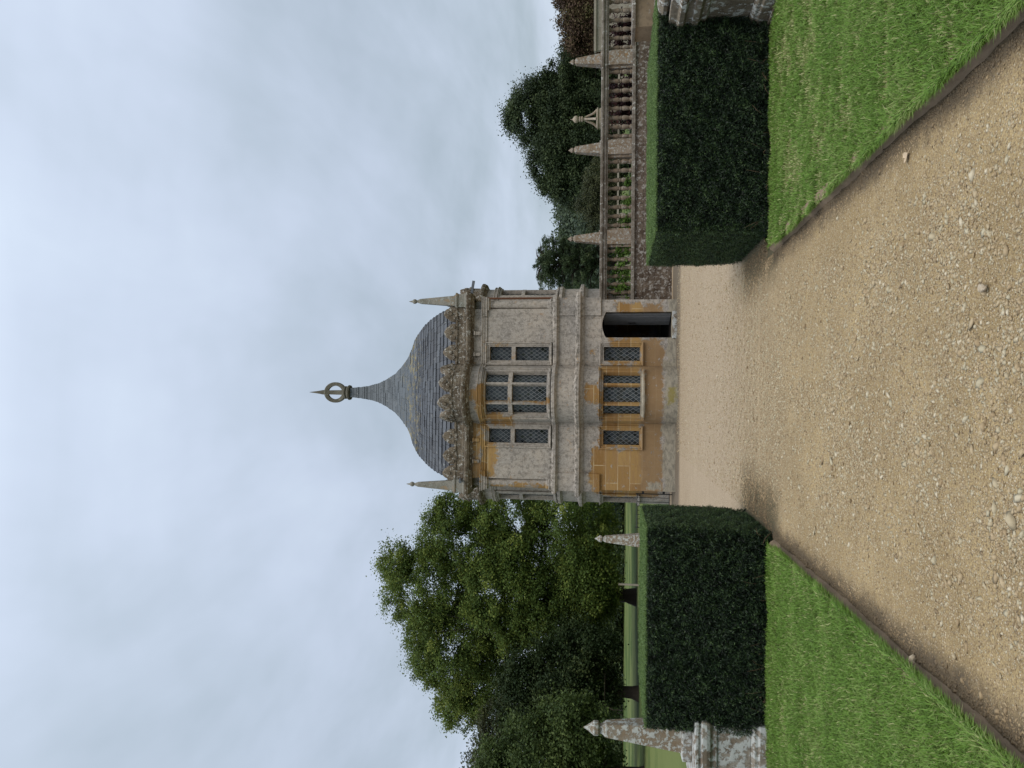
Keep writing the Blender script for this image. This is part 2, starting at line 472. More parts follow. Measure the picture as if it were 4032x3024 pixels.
M['holm'] = leaf_mat("holm_oak_leaves", (.018, .029, .015), (.044, .064, .028), (.11, .14, .055), .15)
M['cedar'] = leaf_mat("cedar_needles", (.030, .048, .026), (.070, .100, .048), (.15, .185, .085), .2)
M['bluec'] = leaf_mat("blue_conifer_needles", (.022, .040, .032), (.045, .070, .055), (.085, .115, .09), .15)
M['copper'] = leaf_mat("copper_beech_leaves", (.045, .028, .020), (.10, .060, .038), (.13, .12, .05), .2)
M['farwood'] = leaf_mat("far_wood_leaves", (.032, .048, .036), (.058, .080, .048), (.10, .125, .060), .15)
M['redshrub'] = leaf_mat("dark_red_leaves", (.020, .010, .011), (.045, .018, .018), (.09, .035, .03), .2)
M['vine'] = leaf_mat("vine_leaves", (.05, .09, .02), (.11, .19, .04), (.21, .33, .07), .35)
M['grassblade'] = leaf_mat("grass_blades", (.092, .182, .023), (.165, .295, .045), (.42, .43, .19), .35, .5, .25)

def ground_mats():
    mt, g = newmat("lawn_soil")
    p = g.pos()
    n = g.noise(p, 3.0, 6, .6)
    n2 = g.noise(p, 60.0, 4, .7)
    c = g.mix(n2, (.05, .085, .018), (.17, .19, .06))
    c = g.mix(g.m('MULTIPLY', g.step(n, .5, .62), .6), c, (.27, .22, .12))
    g.out(c, .95, g.bump(n2, .8, .02), .1)
    M['lawn'] = mt
    mt, g = newmat("park_grass")
    p = g.pos()
    n = g.noise(p, .12, 5, .6)
    n2 = g.noise(p, 5.0, 5, .7)
    c = g.mix(g.step(n, .40, .60), (.045, .072, .018), (.145, .160, .055))
    c = g.mix(g.m('MULTIPLY', n2, .5), c, (.08, .125, .035))
    g.out(c, .95, g.bump(n2, .6, .03), .1)
    M['park'] = mt
    mt, g = newmat("gravel_ground")
    p = g.pos()
    x, y, z = g.sep(p)
    n = g.noise(p, 1.1, 5, .6)
    n2 = g.noise(p, 90.0, 4, .75)
    n3 = g.noise(p, 22.0, 5, .7)
    far = g.step(y, 6.0, 11.0)
    c = g.mix(g.step(n, .38, .64), (.345, .25, .125), (.475, .35, .18))
    c = g.mix(far, c, g.mix(g.noise(g.scl(p, .5, 1.6, 1), 1.3, 6, .65), (.36, .275, .19), (.51, .405, .285)))
    c = g.mix(g.m('MULTIPLY', g.step(n2, .42, .60), .7), c, (.19, .13, .07))
    c = g.mix(g.m('MULTIPLY', g.step(n3, .56, .70), .5), c, (.53, .43, .30))
    vo = g.n('ShaderNodeTexVoronoi', {'Vector': p, 'Scale': 75.0, 'Randomness': 1.0})
    spk = g.step(g.sep(vo.outputs[1])[0], .80, .84)
    c = g.mix(g.m('MULTIPLY', g.m('MULTIPLY', spk, g.m('SUBTRACT', 1.0, g.step(vo.outputs[0], .25, .45))), .75), c, (.62, .53, .40))
    # dark trodden dirt along the lawn edges; hedge shade and some dirt painted at the hedge ends
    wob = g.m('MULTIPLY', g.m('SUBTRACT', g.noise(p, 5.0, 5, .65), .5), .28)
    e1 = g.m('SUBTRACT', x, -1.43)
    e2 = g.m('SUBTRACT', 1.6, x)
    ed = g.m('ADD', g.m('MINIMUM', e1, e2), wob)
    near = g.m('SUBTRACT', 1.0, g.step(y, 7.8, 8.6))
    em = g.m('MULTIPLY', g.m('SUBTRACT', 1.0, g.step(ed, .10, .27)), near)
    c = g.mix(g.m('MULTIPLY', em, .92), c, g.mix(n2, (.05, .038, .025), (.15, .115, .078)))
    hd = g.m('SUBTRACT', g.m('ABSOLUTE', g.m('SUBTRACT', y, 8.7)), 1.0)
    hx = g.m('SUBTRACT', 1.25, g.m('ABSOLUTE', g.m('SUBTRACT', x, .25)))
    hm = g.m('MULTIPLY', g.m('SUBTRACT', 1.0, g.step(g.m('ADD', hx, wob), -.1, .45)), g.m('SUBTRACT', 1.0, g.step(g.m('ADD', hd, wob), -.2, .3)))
    c = g.mix(g.m('MULTIPLY', hm, .9), c, (.085, .075, .045))  # hedge shade painted into the gravel colour, with some dirt
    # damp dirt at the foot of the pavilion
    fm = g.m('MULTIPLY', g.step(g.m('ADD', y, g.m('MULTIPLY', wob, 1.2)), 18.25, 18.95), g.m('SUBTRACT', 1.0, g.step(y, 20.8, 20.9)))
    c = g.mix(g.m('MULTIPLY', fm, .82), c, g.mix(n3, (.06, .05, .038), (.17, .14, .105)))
    h = g.m('ADD', g.m('ADD', g.m('MULTIPLY', n2, .5), g.m('MULTIPLY', n3, .6)), g.m('MULTIPLY', vo.outputs[0], -.4))
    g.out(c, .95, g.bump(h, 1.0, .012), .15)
    M['gravel'] = mt
    mt, g = newmat("edging_earth")
    p = g.pos()
    n = g.noise(g.scl(p, 1, 1, 3), 14.0, 6, .65)
    n2 = g.noise(p, 70.0, 4, .7)
    c = g.mix(n, (.15, .108, .070), (.29, .215, .145))
    g.out(c, .9, g.bump(g.m('ADD', n, g.m('MULTIPLY', n2, .4)), .8, .01), .15)
    M['edging'] = mt
    mt, g = newmat("gravel_stones")
    a = g.attr('tint')[2]
    c = g.ramp(a, [(0, (.09, .068, .045)), (.12, (.21, .15, .085)), (.3, (.38, .275, .155)), (.6, (.50, .385, .235)), (.85, (.50, .44, .30)), (1, (.66, .57, .41))])
    n = g.noise(g.pos(), 150.0, 4, .7)
    c = g.mix(g.m('MULTIPLY', n, .45), c, (.17, .12, .07))
    g.out(c, .85, g.bump(n, .5, .003), .25)
    M['pebble'] = mt
ground_mats()

# ------------------------------------------------------------------ ground
def sheet(name, x0, x1, y0, y1, z, mat, nx=1, ny=1, hf=None):
    xs, ys = np.linspace(x0, x1, nx + 1), np.linspace(y0, y1, ny + 1)
    X, Y = np.meshgrid(xs, ys)
    Z = np.full_like(X, z) if hf is None else z + hf(X, Y)
    V = np.stack([X, Y, Z], -1).reshape(-1, 3)
    i = np.arange(nx * ny)
    r, c = i // nx, i % nx
    a = r * (nx + 1) + c
    F = np.stack([a, a + 1, a + nx + 2, a + nx + 1], 1)
    return tag(link(name, raw_mesh(name, V, F, smooth=True), mat), kind='structure')

def vnoise(X, Y, s, seed=0):
    r = np.random.default_rng(seed)
    out = 0
    for k in range(6):
        a, ph, w = r.uniform(0, 6.28), r.uniform(0, 6.28), r.uniform(.6, 1.6) / s
        out = out + np.sin((X * math.cos(a) + Y * math.sin(a)) * w * 6.28 + ph)
    return out / 6

LX, RX = -1.43, 1.60            # inner edges of the two lawns
CRX = 9.0
sheet("ground", -1500, 1500, -60, 2500, -.03, M['park'])
PZ = lambda X, Y: .010 * vnoise(X, Y, 1.2, 1) + .004 * vnoise(X, Y, .25, 2)
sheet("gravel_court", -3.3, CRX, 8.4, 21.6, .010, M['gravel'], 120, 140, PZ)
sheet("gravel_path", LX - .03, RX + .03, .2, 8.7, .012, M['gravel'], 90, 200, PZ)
sheet("left_lawn", -14, LX, .2, 8.0, .055, M['lawn'], 60, 60, lambda X, Y: .012 * vnoise(X, Y, 1.3, 7))
sheet("right_lawn", RX, 14, .2, 7.95, .055, M['lawn'], 60, 60, lambda X, Y: .012 * vnoise(X, Y, 1.3, 8))

def edging(name, x, side, y1):
    """earth bank between lawn and path"""
    mb = MB()
    rr = []
    rng = np.random.default_rng(int(y1 * 10) + 3)
    ys = np.arange(.2, y1, .05)
    j = np.cumsum(rng.normal(0, .004, len(ys)))
    j -= np.linspace(0, j[-1], len(ys))
    for y, q in zip(ys, j):
        w = rng.normal(0, .002)
        rr.append([(x - side * (.055 + q * .5 + w), y, -.01), (x - side * (.048 + q * .5 + w), y, .022 + w),
                   (x - side * (.030 + q * .5), y, .052 + w), (x - side * (.004), y, .070 + w), (x + side * .06, y, .066), (x + side * .06, y, -.01)])
    mb.rings(rr)
    return tag(mb.build(name, M['edging'], smooth=True), kind='structure')
edging("left_kerb", LX, -1, 7.84)
edging("right_kerb", RX, 1, 7.88)

def lawn_grass(name, side, seed):
    rng = np.random.default_rng(seed)
    n = 520000
    ymax = 7.86 if side < 0 else 7.84
    y = 1.6 + (ymax - 1.6) * rng.random(n) ** .95
    wmax = .62 * y + .35 - (1.43 if side < 0 else 1.6)
    keep = wmax > 0
    y, wmax = y[keep], wmax[keep]
    off = rng.random(len(y)) * 4.6
    k = (off < wmax) & (rng.random(len(y)) < np.clip(1.25 - y * .075, .55, 1))
    y, off = y[k], off[k]
    # an untidy fringe along the path edge
    m = 16000
    y = np.concatenate([y, rng.uniform(2.2, ymax - .4, m)])
    off = np.concatenate([off, np.abs(rng.normal(0, .022, m)) - .028])
    x = (LX - off) if side < 0 else (RX + off)
    n = len(x)
    bare = 1.0 * vnoise(x * .7, y * 1.3, .9, seed + 1) * (.6 + vnoise(x, y, 1.7, seed + 9)) + .5 * vnoise(x * .7, y, .22, seed + 2) + .26 * np.exp(-((y - 6.6) / 1.2) ** 2)
    dry = np.clip((bare - (.36 if side < 0 else .17)) * 4, 0, 1)
    if side < 0:
        dry *= .45
    keep = rng.random(n) > dry * .72
    x, y, off, dry = x[keep], y[keep], off[keep], dry[keep]
    n = len(x)
    hmod = 1 + .35 * vnoise(x, y, .5, seed + 3)
    h = np.clip(rng.normal(.035, .011, n), .013, .075) * hmod * (1 - .45 * dry)
    h[off < .03] *= 1.25
    w = rng.uniform(.0014, .0028, n) * (1 + y * .13)
    az = rng.uniform(0, 2 * np.pi, n)
    lean = rng.uniform(.15, 1.0, n)
    dx, dy = np.cos(az), np.sin(az)
    e = off < .02
    dx[e] = np.where(side < 0, 1, -1) * np.abs(dx[e])
    lean[e] += .35
    px, py = -dy, dx
    z0 = .055 + .012 * vnoise(x, y, 1.3, 7 if side < 0 else 8)
    V = np.empty((n, 5, 3))
    B = np.stack([x, y, z0], 1)
    D = np.stack([dx, dy, np.zeros(n)], 1)
    Pp = np.stack([px, py, np.zeros(n)], 1)
    Z = np.array([0, 0, 1.0])
    V[:, 0] = B - Pp * w[:, None]
    V[:, 1] = B + Pp * w[:, None]
    mid = B + D * (h * lean * .35)[:, None] + Z * (h * .62)[:, None]
    V[:, 2] = mid + Pp * (w * .8)[:, None]
    V[:, 3] = mid - Pp * (w * .8)[:, None]
    V[:, 4] = B + D * (h * lean * 1.05)[:, None] + Z * (h * (1.02 - .3 * lean))[:, None]
    i = np.arange(n) * 5
    F = np.concatenate([np.stack([i, i + 1, i + 2], 1), np.stack([i, i + 2, i + 3], 1), np.stack([i + 3, i + 2, i + 4], 1)])
    tint = np.clip(.42 + .20 * vnoise(x, y, .8, seed + 4) + .14 * vnoise(x, y, .18, seed + 5) + rng.normal(0, .13, n), 0, 1)
    tint = np.where(rng.random(n) < .05 + .45 * dry, 1.0, tint)
    me = raw_mesh(name, V.reshape(-1, 3), F, {'tint': np.repeat(tint, 5)})
    return tag(link(name, me, M['grassblade']), "short mown green lawn grass beside the gravel path", "grass", kind='stuff')
lawn_grass("grass", -1, 11)
lawn_grass("grass", 1, 23)

def pebbles():
    rng = np.random.default_rng(5)
    # a low rough stone: a squashed octahedron split once
    base = np.array([(1, 0, 0), (-1, 0, 0), (0, 1, 0), (0, -1, 0), (0, 0, 1), (0, 0, -1), (.7, .7, .1), (-.7, .7, -.1), (-.7, -.7, .1), (.7, -.7, -.1)], float)
    tri = np.array([(0, 6, 4), (6, 2, 4), (2, 7, 4), (7, 1, 4), (1, 8, 4), (8, 3, 4), (3, 9, 4), (9, 0, 4), (6, 0, 5), (2, 6, 5), (7, 2, 5), (1, 7, 5), (8, 1, 5), (3, 8, 5), (9, 3, 5), (0, 9, 5)])
    def batch(n, ylo, yhi, smu, ssd, power, dens=None):
        y = ylo + (yhi - ylo) * rng.random(n) ** power
        x = LX + .06 + (RX - LX - .12) * rng.random(n)
        s = np.exp(rng.normal(math.log(smu), ssd, n))
        if dens is not None:
            k = rng.random(n) < dens(x, y)
            x, y, s = x[k], y[k], s[k]
        return x, y, s
    mid = lambda x, y: np.clip((np.minimum(x - LX, RX - x) - .25) / .35, .12, 1) * np.clip(.30 + .9 * vnoise(x, y, 1.4, 40) + .35 * vnoise(x, y, .4, 41) + .35 * np.exp(-((x - .15) / .55) ** 2), .22, 1)
    parts = [batch(120000, 2.0, 8.3, .0035, .35, 1.25), batch(130000, 2.0, 8.3, .0058, .4, 1.2, mid), batch(11000, 2.0, 8.3, .0118, .33, 1.1, mid),
             batch(430, 2.2, 8.0, .021, .25, 1.2, mid)]
    x2 = rng.uniform(-1.3, 5.5, 30000)
    y2 = rng.uniform(8.2, 19.4, 30000)
    parts.append((x2, y2, np.exp(rng.normal(math.log(.0085), .4, 30000))))
    x2 = rng.uniform(-1.3, 1.75, 30000)
    y2 = 8.2 + np.abs(rng.normal(0, 1.6, 30000))
    parts.append((x2, y2, np.exp(rng.normal(math.log(.0062), .4, 30000))))
    x = np.concatenate([p[0] for p in parts])
    y = np.concatenate([p[1] for p in parts])
    s = np.concatenate([p[2] for p in parts])
    # strewn along the lawn edges
    m = 9000
    sd = rng.random(m) < .5
    o = np.abs(rng.normal(0, .06, m)) + .05
    x = np.concatenate([x, np.where(sd, LX + o, RX - o)])
    y = np.concatenate([y, rng.uniform(2.2, 8.3, m)])
    s = np.concatenate([s, np.exp(rng.normal(math.log(.0055), .4, m))])
    n = len(x)
    V = base[None] * rng.uniform(.72, 1.25, (n, 10, 1)) ** 1.4
    sc = np.stack([s * rng.uniform(.8, 1.5, n), s * rng.uniform(.6, 1.0, n), s * rng.uniform(.28, .6, n)], 1)
    V = V * sc[:, None, :]
    a = rng.uniform(0, 6.283, n)
    t = rng.normal(0, .25, n)
    ca, sa, ct, st = np.cos(a)[:, None], np.sin(a)[:, None], np.cos(t)[:, None], np.sin(t)[:, None]
    X, Y, Z = V[..., 0], V[..., 1], V[..., 2]
    X, Z = X * ct - Z * st, X * st + Z * ct
    X, Y = X * ca - Y * sa, X * sa + Y * ca
    gz = np.where(y < 8.6, .012, .010) + PZ(x, y)
    V = np.stack([X + x[:, None], Y + y[:, None], Z + (gz + sc[:, 2] * .10)[:, None]], -1)
    F = (tri[None] + (np.arange(n) * 10)[:, None, None]).reshape(-1, 3)
    tint = np.clip(rng.beta(2.2, 2.0, n) + .10 * (s > .01), 0, 1)
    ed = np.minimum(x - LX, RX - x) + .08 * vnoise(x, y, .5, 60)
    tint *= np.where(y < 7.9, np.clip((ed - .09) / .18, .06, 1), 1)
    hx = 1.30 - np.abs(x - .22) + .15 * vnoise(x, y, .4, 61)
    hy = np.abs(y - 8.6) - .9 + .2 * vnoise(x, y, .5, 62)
    tint *= 1 - .8 * np.clip((.35 - hx) / .45, 0, 1) * np.clip((.3 - hy) / .5, 0, 1)  # stones by the hedge ends darkened too: painted hedge shade with dirt
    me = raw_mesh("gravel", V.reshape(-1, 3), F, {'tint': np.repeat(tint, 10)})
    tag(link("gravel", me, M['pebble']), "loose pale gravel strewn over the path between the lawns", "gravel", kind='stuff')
pebbles()

# ------------------------------------------------------------------ pavilion
PX, PYC, HB = .165, 22.215, 2.515
PAV = empty("garden_pavilion", (PX, PYC, 0), "two-storey golden stone garden pavilion with ogee slate roof and ring finial", "pavilion")
BR, BC, BH = .7626, -.10, .756           # bow: radius, centre (outwards), half chord
BA = math.atan2(BH, -BC)
def tr(k):
    """facade coordinates (u right, o outwards, z) of side k -> pavilion coordinates"""
    c, s = (1, 0, -1, 0)[k], (0, 1, 0, -1)[k]
    def f(u, o, z):
        x, y = u, -(HB + o)
        return (x * c - y * s, x * s + y * c, z)
    return f
def bowpt(th, r):
    return r * math.sin(th), BC + r * math.cos(th)

def grid_wall(mb, us, zs, holes, fn, depth):
    """faces on a (u, z) grid with rectangular holes; fn(u, in, z) -> point; holes get reveals"""
    us = sorted(set(us) | {h[i] for h in holes for i in (0, 1)})
    zs = sorted(set(zs) | {h[i] for h in holes for i in (2, 3)})
    inside = lambda u, z: any(h[0] < u < h[1] and h[2] < z < h[3] for h in holes)
    for a, b in zip(us, us[1:]):
        for c, e in zip(zs, zs[1:]):
            if not inside((a + b) / 2, (c + e) / 2):
                mb.quad(fn(a, 0, c), fn(b, 0, c), fn(b, 0, e), fn(a, 0, e))
    for u0, u1, z0, z1 in holes:
        uu = [u for u in us if u0 <= u <= u1]
        for a, b in zip(uu, uu[1:]):
            for z in (z0, z1):
                mb.quad(fn(a, 0, z), fn(b, 0, z), fn(b, depth, z), fn(a, depth, z))
        for u in (u0, u1):
            mb.quad(fn(u, 0, z0), fn(u, 0, z1), fn(u, depth, z1), fn(u, depth, z0))

LW = (.94, 1.883)
UW = (3.345, 4.947)
UT = (4.241, 4.351)
SWIN = [(-1.32, -.945), (.895, 1.262)]
TH = R(48)
DOOR = (1.51, 2.19, .12, 1.95)
def build_walls():
    mb = MB()
    for k in range(4):
        T = tr(k)
        flat = lambda u, i, z: T(u, -i, z)
        bow = lambda th, i, z: T(*bowpt(th, BR - i), z)
        th = [BA * (j / 14 - 1) for j in range(29)]
        lowh = [(a, b, *LW) for a, b in SWIN]
        for u0, u1 in ((-HB, -BH), (BH, HB)):
            hs = [h for h in lowh if u0 < h[0] < u1]
            if k == 0 and u0 > 0:
                hs.append(DOOR)
            grid_wall(mb, [u0, u1], [-.05, 3.2], hs, flat, .26)
        grid_wall(mb, th, [-.05, 3.2], [(-TH, TH, *LW)], bow, .10)
        for u0, u1 in ((-2.28, -BH), (BH, 2.28)):
            hs = [(a, b, *UW) for a, b in SWIN if u0 < a < u1]
            grid_wall(mb, [u0, u1], [3.2, 5.6], hs, flat, .26)
        grid_wall(mb, th, [3.2, 5.6], [(-TH, TH, *UW)], bow, .10)
        for u in (-2.28, 2.28):
            mb.quad(T(u, 0, 3.2), T(u, -.235, 3.2), T(u, -.235, 5.6), T(u, 0, 5.6))
        # top of the lower storey in the corner notch
        mb.quad(T(2.28, 0, 3.2), T(HB, 0, 3.2), T(HB, -.235, 3.2), T(2.28, -.235, 3.2))
    return mb.build("wall", M['pav'], PAV, fix=False)
build_walls()

def plan(dd, brk=0.0, nb=24):
    """closed outline of the pavilion moved out by dd; corner pedestals stand out by brk"""
    pts = []
    rr = BR + dd
    hc = math.sqrt(rr * rr - (dd - BC) ** 2)
    a = math.atan2(hc, dd - BC)
    cb = 2.095 - dd * .5
    for k in (0, 1, 2, 3):
        T = tr(k)
        row = [(-HB - dd - brk, dd + brk), (-cb, dd + brk), (-cb, dd)]
        row += [bowpt(-a + 2 * a * j / nb, rr) for j in range(nb + 1)]
        row += [(cb, dd), (cb, dd + brk)]
        pts += [T(u, o, 0) for u, o in row]
    return pts
def sweep(name, prof, mat, brk=.05, bump_seed=None):
    mb = MB()
    mb.rings([[(x, y, z) for x, y, _ in plan(dd, brk)] for dd, z in prof], cap=False)
    return mb.build(name, mat, PAV, fix=True, bevel=0)
sweep("string_course", [(-.03, 2.395), (.02, 2.40), (.035, 2.43), (.05, 2.455), (.055, 2.475), (.115, 2.49), (.135, 2.51), (.14, 2.575), (.12, 2.60), (.03, 2.63), (-.03, 2.66)], M['pav'])
sweep("sill_band", [(-.03, 3.07), (.02, 3.075), (.035, 3.10), (.07, 3.125), (.078, 3.14), (.075, 3.20), (.05, 3.222), (-.03, 3.26)], M['pav'])
sweep("architrave", [(-.03, 5.02), (.025, 5.022), (.028, 5.085), (.045, 5.09), (.048, 5.13), (.065, 5.145), (.065, 5.165), (-.03, 5.18)], M['pav'])
sweep("cornice", [(-.03, 5.375), (.02, 5.38), (.035, 5.40), (.06, 5.425), (.065, 5.44), (.145, 5.455), (.155, 5.475), (.175, 5.51), (.18, 5.555), (.13, 5.575), (.04, 5.60), (-.03, 5.62)], M['crest'])
sweep("parapet", [(-.02, 5.60), (.035, 5.61), (.035, 5.66), (.015, 5.68), (.015, 5.82), (.04, 5.835), (.035, 5.885), (-.13, 5.89), (-.13, 5.55)], M['crest'])

# corner pedestals, columns, pinnacles
for sx in (-1, 1):
    for sy in (-1, 1):
        c = (sx * 2.33, sy * 2.33)
        mb = MB()
        h = .235
        mb.square([(h - .05, 1.955), (h, 1.965), (h, 2.37), (h + .0, 3.10)], c)
        mb.build("corner_pedestal", M['pav'], PAV, bevel=.008)
        c = (sx * 2.405, sy * 2.405)
        mb = MB()
        mb.square([(.17, 3.222), (.17, 3.285)], c)
        mb.lathe([(.155, 3.285), (.165, 3.305), (.155, 3.33), (.132, 3.345), (.142, 3.36), (.135, 3.38), (.122, 3.39), (.122, 3.9), (.104, 4.86), (.104, 4.875), (.118, 4.885), (.118, 4.90),
                  (.106, 4.905), (.106, 4.93), (.14, 4.955), (.15, 4.975)], c, 20)
        mb.square([(.165, 4.975), (.165, 5.022)], c)
        mb.build("corner_column", M['pav'], PAV, smooth=True)
        c = (sx * 2.50, sy * 2.50)
        mb = MB()
        mb.square([(.20, 5.555), (.20, 5.60), (.175, 5.62), (.175, 5.80), (.20, 5.82), (.205, 5.86), (.17, 5.875), (.155, 5.885), (.155, 5.91), (.135, 5.915), (.062, 6.88), (.045, 6.93), (.03, 6.975),
                   (.03, 6.99)], c)
        mb.lathe([(.03, 6.985), (.055, 7.01), (.068, 7.05), (.055, 7.09), (.028, 7.115), (.02, 7.15), (.004, 7.215)], c, 12)
        mb.build("corner_pinnacle", M['pinn'], PAV)

# strapwork cresting on the parapet: lobed stones
def lobe_shape(w, hh):
    """clover outline: two low side lobes and a round head"""
    cs = ((-.60, .30, .42), (.60, .30, .42), (0, .52, .56), (-.30, .58, .40), (.30, .58, .40), (0, .2, .6))
    pts = []
    for j in range(33):
        a = R(-12 + 204 * j / 32)
        dx_, dz_ = math.cos(a), math.sin(a)
        best = .3
        for cx_, cz_, r in cs:
            px_, pz_ = cx_, cz_ - .3
            bq = px_ * dx_ + pz_ * dz_
            disc = bq * bq - (px_ * px_ + pz_ * pz_ - r * r)
            if disc > 0:
                best = max(best, bq + math.sqrt(disc))
        pts.append((best * dx_, .3 + best * dz_))
    pts = [(.62, -.05)] + pts + [(-.62, -.05)]
    return [(x * w, z * hh) for x, z in pts]
def lobe_at(T, u, o, ang, rng, scale=1.0):
    mb = MB()
    w, hh = .225 * scale * rng.uniform(.9, 1.1), .345 * scale * rng.uniform(.93, 1.07)
    poly = lobe_shape(w, hh)
    sh = lambda f: [(x * f, z * (.5 + .5 * f)) for x, z in poly]
    rings = [[(x, y, z) for x, z in sh(f)] for y, f in ((-.085, .62), (-.078, .86), (-.055, 1.0), (.05, 1.0), (.07, .8))]
    mb.rings(rings)
    mb.box(-w * .8, w * .8, -.066, .045, -.16, .10)
    for q in (-.6, .6):
        mb.rings([[(q * w + .045 * math.cos(t), y, .09 + .045 * math.sin(t)) for t in np.linspace(0, 6.283, 9)[:-1]] for y in (-.115, -.05)])
    mb.rings([[(.05 * math.cos(t), y, .2 + .06 * math.sin(t)) for t in np.linspace(0, 6.283, 9)[:-1]] for y in (-.12, -.05)])
    ca, sa = math.cos(ang), math.sin(ang)
    z0 = 5.835 + rng.uniform(-.012, .012)
    def f(x, y, z):
        uu, oo = u + x * ca - (-y) * -sa * -1, o
        # local x along the wall, -y outwards
        uu = u + x * ca + (-y) * sa
        oo = o - x * sa + (-y) * ca
        return T(uu, oo, z0 + z)
    mb.xf(f)
    ob = mb.build("cresting_lobe", M['crest'], PAV)
    return ob
rng = random.Random(3)
for k in range(4):
    T = tr(k)
    for u in (-2.17, -1.70, -1.18, 1.10, 1.64, 2.15):
        lobe_at(T, u, -.05, 0.0, rng)
    for a in (-60, -21, 21, 60):
        uu, oo = bowpt(R(a), BR - .05)
        lobe_at(T, uu, oo, R(a), rng, 1.04)
    # frieze brackets
    for u in (-1.83, -1.26, 1.05, 1.62):
        mb = MB()
        mb.box(u - .045, u + .045, -.01, .06, 5.18, 5.37, lambda a, b, z: T(a, b + (.03 if z > 5.2 else 0) , z))
        mb.box(u - .055, u + .055, -.01, .10, 5.335, 5.372, T)
        mb.build("frieze_bracket", M['pav'], PAV, bevel=.01)

# roof: slate courses on a square ogee
PROF = [(2.345, 5.80), (2.335, 5.95), (2.32, 6.06), (2.291, 6.153), (2.24, 6.278), (2.185, 6.404), (2.095, 6.586), (2.003, 6.746), (1.919, 6.86), (1.781, 7.036), (1.621, 7.196), (1.496, 7.301), (1.293, 7.429),
        (1.176, 7.509), (1.024, 7.625), (.891, 7.76), (.766, 7.895), (.562, 8.154), (.405, 8.454), (.279, 8.748), (.203, 9.08), (.17, 9.297), (.146, 9.512), (.137, 9.72)]
def build_roof():
    p = np.array(PROF)
    seg = np.concatenate([[0], np.cumsum(np.hypot(*np.diff(p, axis=0).T))])
    t, marks, hstep = 0.0, [0.0], .14
    while t < seg[-1] - .06:
        hstep = max(.07, hstep * .972)
        t = min(t + hstep, seg[-1])
        marks.append(t)
    marks[-1] = seg[-1]
    s = np.interp(marks, seg, p[:, 0])
    z = np.interp(marks, seg, p[:, 1])
    mb = MB()
    rg = random.Random(8)
    dirs = [((-1, -1), (1, -1)), ((1, -1), (1, 1)), ((1, 1), (-1, 1)), ((-1, 1), (-1, -1))]
    for i in range(len(marks) - 1):
        lip = .011 + .027 * min(1, s[i] / 1.4)
        s0, s1, z0, z1 = s[i] + lip, s[i + 1] + .004, z[i] - .012, z[i + 1] + .01
        off = rg.random() * 5
        for q, (a, b) in enumerate(dirs):
            nsub = max(1, int(s0 * 2 / .32))
            for j in range(nsub):
                f0, f1 = j / nsub, (j + 1) / nsub
                L = lambda f, ss, dz: (a[0] * ss * (1 - f) + b[0] * ss * f, a[1] * ss * (1 - f) + b[1] * ss * f, dz)
                dj = rg.uniform(-.010, .010)
                lo = s0 + rg.uniform(-.008, .008)
                mb.quad(L(f0, lo, z0 + dj), L(f1, lo, z0 + dj), L(f1, s1, z1), L(f0, s1, z1),
                        [(off + f0 * 2 * s0 + q * 3, i), (off + f1 * 2 * s0 + q * 3, i), (off + f1 * 2 * s0 + q * 3, i + .98), (off + f0 * 2 * s0 + q * 3, i + .98)])
                mb.quad(L(f0, lo - .05, z0 + dj), L(f1, lo - .05, z0 + dj), L(f1, lo, z0 + dj), L(f0, lo, z0 + dj),
                        [(off, i), (off + .01, i), (off + .01, i), (off, i)])
    return mb.build("roof", M['slate'], PAV, fix=False)
ROOF = build_roof()
mb = MB()
mb.lathe([(.12, 9.66), (.145, 9.69), (.145, 9.73), (.225, 9.75), (.235, 9.80), (.20, 9.84), (.16, 9.86), (.20, 9.89), (.20, 9.93), (.15, 9.96), (.06, 9.97)], (0, 0), 20)
FIN = mb.build("finial", M['finial'], PAV, smooth=True)
mb = MB()
rr = []
for j in range(36):
    a = 2 * math.pi * j / 36
    ring = []
    for dr, dy in ((-.055, -.05), (.035, -.06), (.055, -.05), (.055, .05), (.035, .06), (-.055, .05)):
        ring.append(((.265 + dr) * math.cos(a), dy, 10.245 + (.265 + dr) * 1.12 * math.sin(a)))
    rr.append(ring)
rr.append(rr[0])
mb.rings(rr, cap=False)
mb.build("finial_ring", M['finial'], FIN)
mb = MB()
mb.rings([[(-w, -dp, z), (w, -dp, z), (w, dp, z), (-w, dp, z)] for w, dp, z in ((.075, .055, 9.96), (.062, .05, 10.62), (.07, .05, 10.64), (.045, .035, 10.78), (.004, .004, 11.10))])
mb.build("finial_blade", M['finial'], FIN)

# water spouts
mb = MB()
mb.tube([(2.55, -2.30, 5.53), (3.08, -2.36, 5.44)], .045, 4)
mb.build("water_spout", M['lead'], PAV)
mb = MB()
mb.tube([(-2.32, -2.5, 5.70), (-2.36, -2.86, 5.64)], .042, 8)
mb.build("water_spout", M['lead'], PAV)
mb = MB()
mb.tube([(2.70, -1.55, 3.3), (2.70, -1.55, 5.3)], .03, 8)
mb.build("downpipe", plain("rusty_pipe", (.16, .07, .035), .6, .3), PAV)

# windows
def glass_quad(mb, p0, p1, z0, z1, u0, u1):
    mb.quad((*p0, z0), (*p1, z0), (*p1, z1), (*p0, z1), [(u0, z0), (u1, z0), (u1, z1), (u0, z1)])

